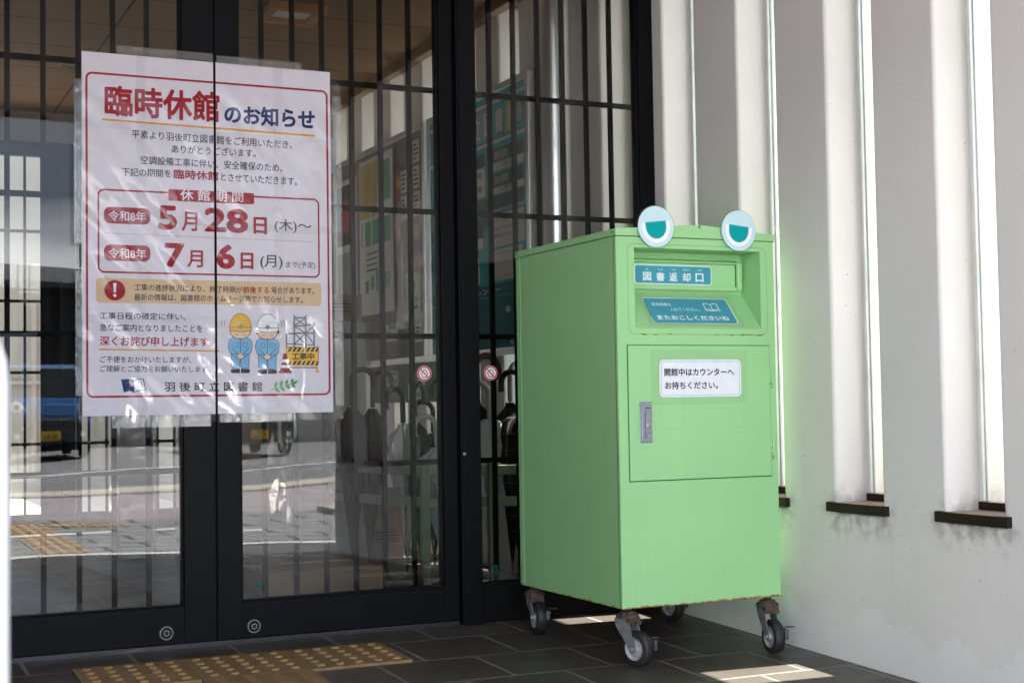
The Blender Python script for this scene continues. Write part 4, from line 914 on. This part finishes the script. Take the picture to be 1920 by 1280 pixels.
def darkposter(pr, w, h): pr.rect(.03, w - .03, .55 * h, h - .03, 3, 1); pr.rect(.03, w - .03, .03, .5 * h, 4, 1); pr.poly(ell(.5 * w, .75 * h, .2 * w, .12 * h), 1, 2)
sheet('dark_poster', 7.75, .36, 1.15, .80, [fl_w, fl_red, fl_y, fl_k, Mprint('poster_mid_grey', (.25, .25, .25), .5)], 'dark grey poster at the far end of the pin board', 'poster', None, darkposter)
def gflyer(pr, w, h): pr.rect(.04, w - .02, .72 * h, .95 * h, 1, 1); pr.rect(.1 * w, .35 * w, .2 * h, .6 * h, 1, 1); pr.rect(.5 * w, .9 * w, .2 * h, .5 * h, 2, 1)
for i, (y, z, dr, mats, lab) in enumerate(((6.95, 1.03, gflyer, [fl_w, fl_g, fl_y], 'green and white card low on the pin board'), (6.62, 1.01, flyer(3, 1), [fl_w, fl_red, fl_y, fl_k], 'red and white ticket low on the pin board'))):
    sheet('ticket', y, .17, z, .085, mats, lab, 'card', None, dr)
# low olive display board leaning below the pin board
b = MB((2.50, 7.0, 0)); b.box(2.49, 2.515, 6.05, 7.05, .72, .905); o = b.build('display_panel', M('olive_panel', (.10, .105, .06), .8)); o.location = (2.50, 7.0, 0)
for y in (6.1, 7.0): b = MB((2.50, 7.0, 0)); b.box(2.50, 2.512, y - .012, y + .012, 0, .72); b.build('leg', alum, o)
tag(o, 'low olive display panel standing under the pin board', 'display panel')
for i, (y, z, dr, mats, lab) in enumerate(((6.80, .80, gflyer, [fl_w, fl_g, fl_y], 'green price-card at the upper left of the olive panel'), (6.45, .80, flyer(8, 1), [fl_w, fl_red, fl_y, fl_k], 'red ticket at the upper right of the olive panel'), (6.50, .73, gflyer, [fl_w, fl_g, fl_y], 'green card at the lower right of the olive panel'))):
    sheet('ticket', y, .17, z, .075, mats, lab, 'card', None, dr, 0, 2.489)
# steel pipe
b = MB(); b.tube([(0, 0, 0), (0, 0, 2.418)], .045, 28); b.lathe([(.055, 0), (.055, .006), (.037, .01)], (0, 0, 0), 'Z', 24); b.lathe([(.045, 1.20), (.045, 1.225)], (0, 0, 0), 'Z', 24)
o = b.build('steel_pipe', M('polished_steel', (.80, .82, .85), .32, 1, var=.04)); o.location = (2.475, 4.88, 0); tag(o, 'shiny vertical steel pipe between the information board and the glass', 'pipe')
# ceiling light and downlight
lm = bpy.data.materials.new('dim_diffuser'); lm.use_nodes = True; lm.node_tree.nodes['Principled BSDF'].inputs['Base Color'].default_value = (.75, .76, .78, 1)
r = empty('ceiling_light', (1.78, 6.0, 2.42), label='square ceiling light in a wooden frame above the vestibule', cat='ceiling light')
b = MB((1.78, 6.0, 2.42)); frame = [(1.655, 1.905, 5.875, 5.915), (1.655, 1.905, 6.085, 6.125), (1.655, 1.695, 5.915, 6.085), (1.865, 1.905, 5.915, 6.085)]
for a in frame: b.box(*a, 2.385, 2.4185)
b.build('frame', M('orange_wood_frame', (.36, .17, .06), .45, var=.15, vscale=20), r, .003)
b = MB((1.78, 6.0, 2.42)); b.box(1.696, 1.864, 5.916, 6.084, 2.405, 2.4165); b.build('diffuser', lm, r)
b = MB(); b.lathe([(.085, 0), (.085, -.006), (.072, -.010), (.068, -.003), (.0, -.003)], (0, 0, 0), 'Z', 36); o = b.build('downlight', chrome); o.location = (1.07, 7.32, 2.4185); tag(o, 'round recessed downlight in the wooden ceiling', 'downlight')

# umbrella rack
RK = M('pale_green_rack', (.22, .28, .19), .5, var=.1, spec=.15)
rx0, rx1, ry0, ry1 = 2.02, 2.50, 4.95, 5.55; org = (2.25, 5.2, 0)
rack = empty('umbrella_rack', org, label='pale green metal umbrella rack inside the door', cat='umbrella rack')
for x, y in ((rx0, ry0 + .17), (rx1, ry0), (rx1, ry1), (rx0 - .3, ry1 + .2)):
    pass
A, B_, C_, D_ = Vector((2.033, 5.15, 0)), Vector((2.50, 4.93, 0)), Vector((2.50, 5.75, 0)), Vector((1.80, 6.05, 0))
Mid = Vector((2.262, 5.040, 0)); MidL = (A + D_) / 2
def leg(p, w=.016): b = MB(org); b.box(p.x - w, p.x + w, p.y - .015, p.y + .015, 0, .49); b.build('leg', RK, rack, .002)
for p_ in (A, B_, C_, D_): leg(p_)
leg(Mid, .013)
def rail(p, q, z, h=.036):
    d = (q - p).normalized(); n_ = Vector((-d.y, d.x, 0)) * .012; p = p + d * .017; q = q - d * .017; b = MB(org)
    v = [p + n_, q + n_, q - n_, p - n_]; b.prism([(a.x, a.y) for a in v], z - h / 2, z + h / 2, 'Z'); b.build('rail', RK, rack, .002)
for z in (.455, .335):
    for p_, q_ in ((A, Mid), (Mid, B_), (B_, C_), (C_, D_), (D_, A)): rail(p_, q_, z)
b = MB(org); b.prism([(a.x, a.y) for a in (A, B_, C_, D_)], .012, .022, 'Z'); b.build('drip_tray', M('dark_tray', (.03, .03, .03), .5), rack)
# umbrellas
def umbrella(x, y, ln, cloth, handle_m, lab, lean=(0, 0), turn=0.0, hook=.044, thick=.056, hr=.0112, top_open=.45, z=.028):
    r = empty('umbrella', (x, y, z), (lean[0], lean[1], turn), lab, 'umbrella', 'umbrellas in the rack')
    n = 32; hb = ln * .80; vs = []; fs = []; prof = [(.004, .05), (.012, .12), (.45 * thick, .28), (.70 * thick, .42), (.92 * thick, .56), (thick, .66), (.92 * thick, .715), (top_open * thick, .75), (.28 * thick, .775)]
    for k, (rr, t_) in enumerate(prof):
        for i in range(n):
            q = 2 * math.pi * i / n; f_ = 1 + .22 * math.sin(q * 8 + t_ * 9) * min(1, k / 2); vs.append((rr * f_ * math.cos(q), rr * f_ * math.sin(q) * .8, t_ * ln))
    for k in range(len(prof) - 1):
        for i in range(n): fs.append((k * n + i, k * n + (i + 1) % n, (k + 1) * n + (i + 1) % n, (k + 1) * n + i))
    b = MB(); b.idx(vs, fs, 0, True); b.build('canopy', cloth, r)
    b = MB(); b.tube([(0, 0, 0), (0, 0, ln * .86)], .0045, 8); b.build('shaft', zinc, r)
    pts = [(0, 0, ln * .78), (0, 0, ln * .90)] + [(hook - hook * math.cos(R(a)), 0, ln * .90 + hook * math.sin(R(a))) for a in range(20, 181, 20)] + [(2 * hook, 0, ln * .90 - .035)]
    b = MB(); b.tube(pts, hr, 12); b.build('handle', handle_m, r)
    b = MB(); b.tube([(0, 0, 0), (0, 0, .05 * ln)], [.004, .006], 8); b.build('tip', handle_m, r); return r
ub = M('black_umbrella_cloth', (.012, .012, .013), .8, var=.3, vscale=40, spec=.05); ug = M('dark_grey_umbrella_cloth', (.05, .048, .045), .8, var=.2, vscale=40, spec=.05); ubl = M('pale_blue_umbrella_cloth', (.36, .42, .50), .7, var=.1, vscale=20); utl = M('teal_umbrella_cloth', (.0, .22, .24), .5)
hk = M('black_handle', (.008, .008, .008), .35, spec=.25); hbn = M('brown_wood_handle', (.045, .016, .008), .35, var=.3, vscale=30, spec=.3); hw = M('pale_grey_handle', (.40, .41, .42), .4); ht = M('teal_handle', (.0, .28, .28), .3)
def plaid():
    m, t, p = nodes('black_plaid_cloth'); c = (.012, .012, .013)
    sx = t.nodes.new('ShaderNodeSeparateXYZ'); t.links.new(coords(t), sx.inputs[0]); at = math_(t, 'ARCTAN2', sx.outputs[0], sx.outputs[1])
    a = math_(t, 'GREATER_THAN', math_(t, 'FRACT', math_(t, 'MULTIPLY', sx.outputs[2], 16)), .93); b_ = math_(t, 'GREATER_THAN', math_(t, 'FRACT', math_(t, 'MULTIPLY', at, 1.6)), .93)
    t.links.new(mixc(t, math_(t, 'MULTIPLY', math_(t, 'MAXIMUM', a, b_), .8), c, (.16, .13, .13)), p.inputs['Base Color']); p.inputs['Roughness'].default_value = .8; p.inputs['Specular IOR Level'].default_value = .05; return m
clear_u = film_mat('clear_umbrella_plastic', .10, .8, (.75, .77, .78), 30, 10, .16)
umbrella(1.905, 5.62, .87, ub, hk, 'black umbrella with a black crook furthest left in the rack', turn=R(-25), thick=.058)
umbrella(2.00, 5.70, .86, ug, M('dark_brown_handle', (.05, .035, .028), .35), 'dark grey umbrella with a brown-black crook behind the clear one', turn=R(5), lean=(0, R(2)))
umbrella(2.085, 5.48, .78, clear_u, hk, 'clear plastic umbrella with its pale tip near the floor', lean=(R(-2), R(3)), turn=R(200), thick=.062)
umbrella(2.20, 5.62, .80, ub, hk, 'short black umbrella between the clear one and the pale blue one', lean=(0, R(-4)), turn=R(40))
umbrella(2.30, 5.72, .72, ub, hk, 'low black umbrella with a thick crook behind the pale blue one', turn=R(150), hr=.011)
umbrella(2.185, 5.30, .66, ubl, hw, 'pale blue umbrella with a white crook', lean=(R(4), R(3)), turn=R(170), thick=.075)
umbrella(2.30, 5.28, .90, ub, hbn, 'black umbrella with a large brown wooden crook', turn=R(10), hook=.060, hr=.014)
umbrella(2.305, 5.115, .80, umb_white, hw, 'white umbrella upright in the rack by the fixed panel', lean=(R(1), R(1)), turn=R(160), thick=.066, top_open=.7)
umbrella(2.285, 5.42, .78, utl, ht, 'teal umbrella behind the white one', turn=R(20), thick=.05)
umbrella(2.395, 5.07, .84, plaid(), hk, 'black plaid umbrella beside the green box', lean=(R(0), R(-1)), turn=R(185), thick=.085)
umbrella(2.43, 5.22, .88, ub, chrome, 'black umbrella with a shiny metal crook at the right end of the rack', turn=R(30), hr=.010)
umbrella(2.24, 5.36, .82, ub, hk, 'black umbrella behind the no-touch sticker of the fixed panel', turn=R(140), hr=.009)
# boxes and wrapped panels on the floor
def carton(x0, x1, y0, y1, z0, z1, lab, marks=False):
    org = (x0, y0, z0); b = MB(org); b.box(x0, x1, y0, y1, z0, z1); o = b.build('carton', cardboard, None, .003); o.location = org; tag(o, lab, 'cardboard box')
    b = MB(org); b.box(x0 + .0, x1, (y0 + y1) / 2 - .025, (y0 + y1) / 2 + .025, z1 + .0003, z1 + .0008); b.build('tape', M('packing_tape', (.34, .25, .15), .3), o)
    if marks:
        b = MB(org); pr = Print(b, lambda u, v, l: (u, y0 - .0006 - l, v)); a0, a1, c0, c1 = x0 + .55 * (x1 - x0), x0 + .95 * (x1 - x0), z0 + .25 * (z1 - z0), z0 + .75 * (z1 - z0)
        ring(pr, [(a0, c0), (a1, c0), (a1, c1), (a0, c1)], [(a0 + .003, c0 + .003), (a1 - .003, c0 + .003), (a1 - .003, c1 - .003), (a0 + .003, c1 - .003)], 0, 0)
        for k in range(3): pr.rect(a0 + .012, a1 - .012, c0 + .012 + k * .016, c0 + .018 + k * .016, 0, 0)
        b.build('print', dark_hole, o)
    return o
carton(1.45, 1.93, 5.30, 5.95, .0005, .085, 'flat cardboard box on the vestibule floor behind the door', False)
carton(1.92, 2.40, 6.35, 6.75, .0005, .30, 'cardboard box standing on the floor behind the umbrella rack', True)
carton(1.78, 2.12, 6.10, 6.42, 1.081, 1.20, 'cardboard box with printed marks on top of the wrapped panels', True)
def wrapped(x, y, w, d, h, col, lab, seed):
    o = MB((x, y, 0)); o.box(x - w / 2, x + w / 2, y - d / 2, y + d / 2, .0005, h); r = o.build('wrapped_panel', col, None, .004); r.location = (x, y, 0)
    random.seed(seed); b = MB((x, y, 0)); n, k = 20, 26; vs = []
    per = [(-1, -1), (1, -1), (1, 1), (-1, 1)]
    for j in range(k + 1):
        for i in range(n):
            t_ = 4 * i / n; e = int(t_); f_ = t_ - e; a, c = per[e], per[(e + 1) % 4]; s_ = 1.0
            px, py = a[0] + (c[0] - a[0]) * f_, a[1] + (c[1] - a[1]) * f_; g = 1 + random.uniform(.03, .16)
            vs.append((x + px * (w / 2 + .006) * g, y + py * (d / 2 + .006) * g, .004 + (h - .01) * j / k))
    b.idx(vs, [(j * n + i, j * n + (i + 1) % n, (j + 1) * n + (i + 1) % n, (j + 1) * n + i) for j in range(k) for i in range(n)], 0, True); b.build('wrap', wrap_film, r)
    return tag(r, lab, 'wrapped panel', 'plastic wrapped panels')
gpan = M('grey_panel', (.20, .20, .20), .7); wpan = M('pale_panel', (.42, .42, .40), .7)
wrapped(1.86, 6.26, .17, .30, 1.08, gpan, 'grey panel in wrinkled plastic wrap under the cardboard box', 1)
wrapped(2.06, 6.26, .16, .30, 1.08, wpan, 'pale panel in plastic wrap beside the grey one', 2)
wrapped(1.46, 6.55, .10, .12, .88, wpan, 'slim pale post in plastic wrap left of the wrapped panels', 3)
wrapped(1.30, 7.1, .16, .16, .84, wpan, 'pale bundle in crinkled film behind the left door', 5)
b = MB((1.62, 6.2, 0)); b.box(1.38, 1.92, 6.02, 6.09, .0865, .125); o = b.build('metal_base', white_paint, None, .003); o.location = (1.62, 6.2, 0); tag(o, 'white metal base strip lying by the flat cardboard box', 'metal strip')

# ================================================================== ACROSS THE STREET (seen as reflections in the glass) AND BESIDE THE WALL
car_glass = M('dark_car_glass', (.010, .014, .016), .08, var=.05, spec=.3); tyre_m = M('car_tyre', (.012, .012, .012), .8); plate_y = Mprint('yellow_plate', (.66, .40, .02), .45); lamp_m = M('headlamp', (.75, .77, .80), .12, .3, var=.05); trim_k = M('black_car_trim', (.012, .012, .013), .5)
def van(x, y, paint, label, H=1.88, hood=1.02, Wd=1.475, plate='38-83', rz=0):
    r = empty('parked_van', (x, y, -.185), (0, 0, rz), label, 'van', 'vans parked across the street')
    prof = [(1.66, .30), (1.70, .45), (1.70, .80), (1.66, hood), (1.30, hood + .12), (.74, H - .10), (.50, H - .03), (.1, H), (-1.3, H - .01), (-1.60, H - .07), (-1.68, .9), (-1.68, .34), (-1.5, .26), (1.5, .24)]
    # body: narrowing towards the roof
    vs = []; n = len(prof); b = MB()
    lv = [(-1, .93), (-.93, 1.0), (.93, 1.0), (1, .93)]
    for s_, g in lv:
        for (yy, zz) in prof:
            tuck = 1 - .10 * max(0, (zz - hood) / (H - hood)); w = Wd / 2 * s_ * tuck; cy_, cz = 0, .95
            vs.append((w, cy_ + (yy - cy_) * (1 if g == 1 else .975), cz + (zz - cz) * (1 if g == 1 else .96)))
    fs = [tuple(range(n)), tuple(range(3 * n, 4 * n))]
    for k in range(3): fs += [(k * n + i, k * n + (i + 1) % n, (k + 1) * n + (i + 1) % n, (k + 1) * n + i) for i in range(n)]
    b.idx(vs, fs, 0, False); body = b.build('body', paint, r, .035, 3)
    b = MB(); y0, z0, y1, z1 = 1.28, hood + .135, .77, H - .115
    nrm = Vector((0, z1 - z0, y0 - y1)).normalized() * .012; 
    q = [(-.62, y0, z0), (.62, y0, z0), (.55, y1, z1), (-.55, y1, z1)]; q2 = [(a, c + nrm.y, d + nrm.z) for a, c, d in q]; q1 = [(a, c - nrm.y, d - nrm.z) for a, c, d in q]
    b.idx(q1 + q2, [(0, 1, 2, 3), (4, 5, 6, 7), (0, 1, 5, 4), (1, 2, 6, 5), (2, 3, 7, 6), (3, 0, 4, 7)], 0); b.build('windscreen', car_glass, r, .01)
    for s_ in (-1, 1):
        b = MB(); t0, t1 = 1 - .10 * .25, 1 - .10 * .85; za, zb = hood + .16, H - .14; xa, xb = s_ * (Wd / 2 * t0 + .004), s_ * (Wd / 2 * t1 + .004)
        for ya, yb, yc, yd in ((.98, .12, .12, .62), (.05, -.80, -.80, .05), (-.87, -1.5, -1.46, -.87)): b.idx([(xa, ya, za), (xa, yb, za), (xb, yc, zb), (xb, yd, zb), (xa - s_ * .03, ya, za), (xa - s_ * .03, yb, za), (xb - s_ * .03, yc, zb), (xb - s_ * .03, yd, zb)], [(0, 1, 2, 3), (4, 5, 6, 7), (0, 1, 5, 4), (1, 2, 6, 5), (2, 3, 7, 6), (3, 0, 4, 7)], 0)
        b.build('side_windows', car_glass, r)
        b = MB(); b.lathe([(.0, .03), (.06, .03), (.105, .015), (.11, -.05)], (s_ * .56, 1.675, .95), 'Y', 20); l = b.build('headlight', lamp_m, r); b = MB(); b.lathe([(.0, .045), (.045, .04), (.05, .02)], (s_ * .56, 1.68, .95), 'Y', 16); b.build('lamp_lens', trim_k, l)
        b = MB(); b.lathe([(0, .02), (.05, .02), (.055, -.03)], (s_ * .55, 1.70, .42), 'Y', 14); b.build('fog_lamp', lamp_m, r)
        b = MB(); b.prism(rrect(s_ * .82 - .07, s_ * .82 + .07, hood + .12, hood + .30, .03, 3), .86, .94, 'Y'); b.box(min(s_ * .70, s_ * .78), max(s_ * .70, s_ * .78), .88, .92, hood + .16, hood + .20); b.build('mirror', paint, r, .01)
        for yy in (1.10, -1.12):
            b = MB(); b.lathe([(.19, -.075), (.265, -.075), (.283, -.05), (.283, .05), (.265, .075), (.19, .075)], (s_ * (Wd / 2 - .075), yy, .283), 'X', 28, None, True, False); w = b.build('wheel', tyre_m, r); b = MB(); b.lathe([(0, -.07), (.05, -.07), (.19, -.05), (.19, .05), (.05, .07), (0, .07)], (s_ * (Wd / 2 - .075), yy, .283), 'X', 20); b.build('rim', zinc, w)
    b = MB(); b.prism(rrect(-.66, .66, .28, .70, .06, 4), 1.69, 1.715, 'Y'); bp = b.build('bumper', trim_k, r, .01)
    b = MB(); b.box(-.36, .36, 1.716, 1.722, .70, .735); b.build('grille', chrome, r)
    b = MB(); b.prism(rrect(-.165, .165, .33, .495, .012, 3), 1.716, 1.728, 'Y', 0); pr = Print(b, lambda u, v, l: (-u, 1.7285 + l, v), .0015)
    pr.tbox(plate, -.13, .13, .345, .430, 1, .03, 1); pr.tbox('秋田 580', -.085, .085, .445, .480, 1, .015, 1); b.build('number_plate', [plate_y, letter_dark], r)
    b = MB(); b.box(-.12, .12, .90, .915, H - .20, H - .15); b.build('rear_mirror', trim_k, r)
    return r
van(3.35, -19.4, M('dark_blue_car_paint', (.012, .075, .21), .15, .2, var=.03, spec=.7), 'dark blue boxy van with a yellow number plate parked across the street')
van(6.9, -18.6, M('white_car_paint', (.62, .64, .66), .15, 0, var=.03, spec=.6), 'white van with a yellow number plate parked to the right of the blue one', H=1.8, plate='71-20')
# dark timber garage and neighbours
tim = M('charred_timber', (.012, .011, .010), .8, var=.4, vscale=4, bmp=.4, bscale=20, dist=.01)
def house(name, x0, x1, y0, y1, h, wall, roof, label, rise=1.2, door=None):
    org = ((x0 + x1) / 2, y1, -.2); r = empty(name, org, label=label, cat='building')
    b = MB(org); b.box(x0, x1, y0, y1, -.2, h); b.build('wall', wall, r)
    b = MB(org); ym = (y0 + y1) / 2; b.prism([(y1 + .5, h - .05), (y1 + .5, h + .08), (ym, h + rise + .1), (y0 - .5, h + .08), (y0 - .5, h - .05), (ym, h + rise - .05)], x0 - .4, x1 + .4, 'X'); b.build('roof', roof, r)
    b = MB(org); b.prism([(y1, h), (ym, h + rise - .06), (y0, h)], x0 + .02, x1 - .02, 'X'); b.build('gable', wall, r)
    return r, org
roofk = M('dark_roof_tiles', (.02, .02, .022), .6, bmp=.4, bscale=8, dist=.02); shut = M('grey_shutter', (.16, .17, .19), .6, var=.1)
r, org = house('garage', -1.5, 7.4, -31, -24, 3.35, tim, roofk, 'dark timber garage with a low eave behind the parked vans', .7)
b = MB(org)
for x in (2.0, 5.2): b.box(x, x + 1.9, -23.99, -23.94, 0, 2.5)
b.build('shutter', shut, r)
b = MB(org)
for x in (-1.4, 1.6, 4.4, 7.2): b.box(x - .1, x + .1, -23.93, -23.75, -.2, 3.3)
for x in (1.6, 4.4):
    for s_ in (-1, 1): b.prism([(x, 2.2), (x + s_ * 1.0, 3.2), (x + s_ * 1.0, 3.35), (x, 2.4)], -23.90, -23.80, 'Y')
b.build('post_frame', tim, r)
r, org = house('house', 9.5, 19, -36, -27, 5.6, ext_white if False else M('beige_siding', (.42, .39, .34), .8), roofk, 'pale two storey house across the street with dark tiled roof', 1.8)
for x in (10.6, 13.4, 16.2):
    for z in (.9, 3.6):
        b = MB(org); b.box(x, x + 1.5, -26.98, -26.92, z, z + 1.15); w = b.build('window', alum, r, .01); b = MB(org)
        for k in (0, 1): b.box(x + .06 + .71 * k, x + .73 + .71 * k, -26.918, -26.905, z + .07, z + 1.08)
        b.build('pane', car_glass, w)
# low plants outside the slit windows
leaf_m = M('leaf_green', (.085, .20, .035), .55, var=.4, vscale=9)
stem_m = M('stem_green', (.08, .14, .04), .7)
def plant(x, y, h, seed, label):
    random.seed(seed); r = empty('leafy_plant', (x, y, -.10), label=label, cat='plant', group='plants behind the slotted wall'); lf = MB(); st = MB()
    for k in range(9):
        a = random.uniform(0, 6.28); L = h * random.uniform(.7, 1.05); sp = random.uniform(.04, .16)
        pts = [(sp * t * math.cos(a) * (1 + t), sp * t * math.sin(a) * (1 + t), L * t) for t in (0, .3, .6, .85, 1)]; st.tube(pts, [.005, .004, .004, .003, .002], 6)
        for m_ in range(9):
            t = random.uniform(.25, 1); c = Vector((sp * t * math.cos(a) * (1 + t), sp * t * math.sin(a) * (1 + t), L * t)); q = random.uniform(0, 6.28); d = Vector((math.cos(q), math.sin(q), random.uniform(-.2, .7))).normalized(); s_ = d.cross(Vector((0, 0, 1))).normalized(); ll = random.uniform(.06, .12); w = ll * .28; up = Vector((0, 0, .012))
            lf.idx([c, c + d * ll * .35 + s_ * w - up * .4, c + d * ll * .35 - s_ * w - up * .4, c + d * ll * .4 + up * .3, c + d * ll * .72 + s_ * w * .7 - up * .6, c + d * ll * .72 - s_ * w * .7 - up * .6, c + d * ll - up], [(0, 1, 3), (0, 3, 2), (1, 4, 3), (3, 5, 2), (4, 6, 3), (3, 6, 5)], 0)
    st.build('stem', stem_m, r); lf.build('foliage', leaf_m, r)
for k, (x, y, h, lab) in enumerate(((3.22, 3.30, .66, 'leafy green plant seen through the slit window furthest right'), (3.30, 4.3, .55, 'leafy green plant beyond the middle slit window'), (3.25, 5.4, .6, 'leafy green plant outside near the vestibule windows'))): plant(x, y, h, 20 + k, lab)
# white garden wall that bounces daylight back at the slit windows
b = MB(); b.box(6.2, 6.4, -2, 14, -.3, 1.9); tag(b.build('garden_wall', wall_mat('garden_wall_render', (.55, .54, .52), False)), 'pale garden wall standing beyond the slit windows', 'wall')
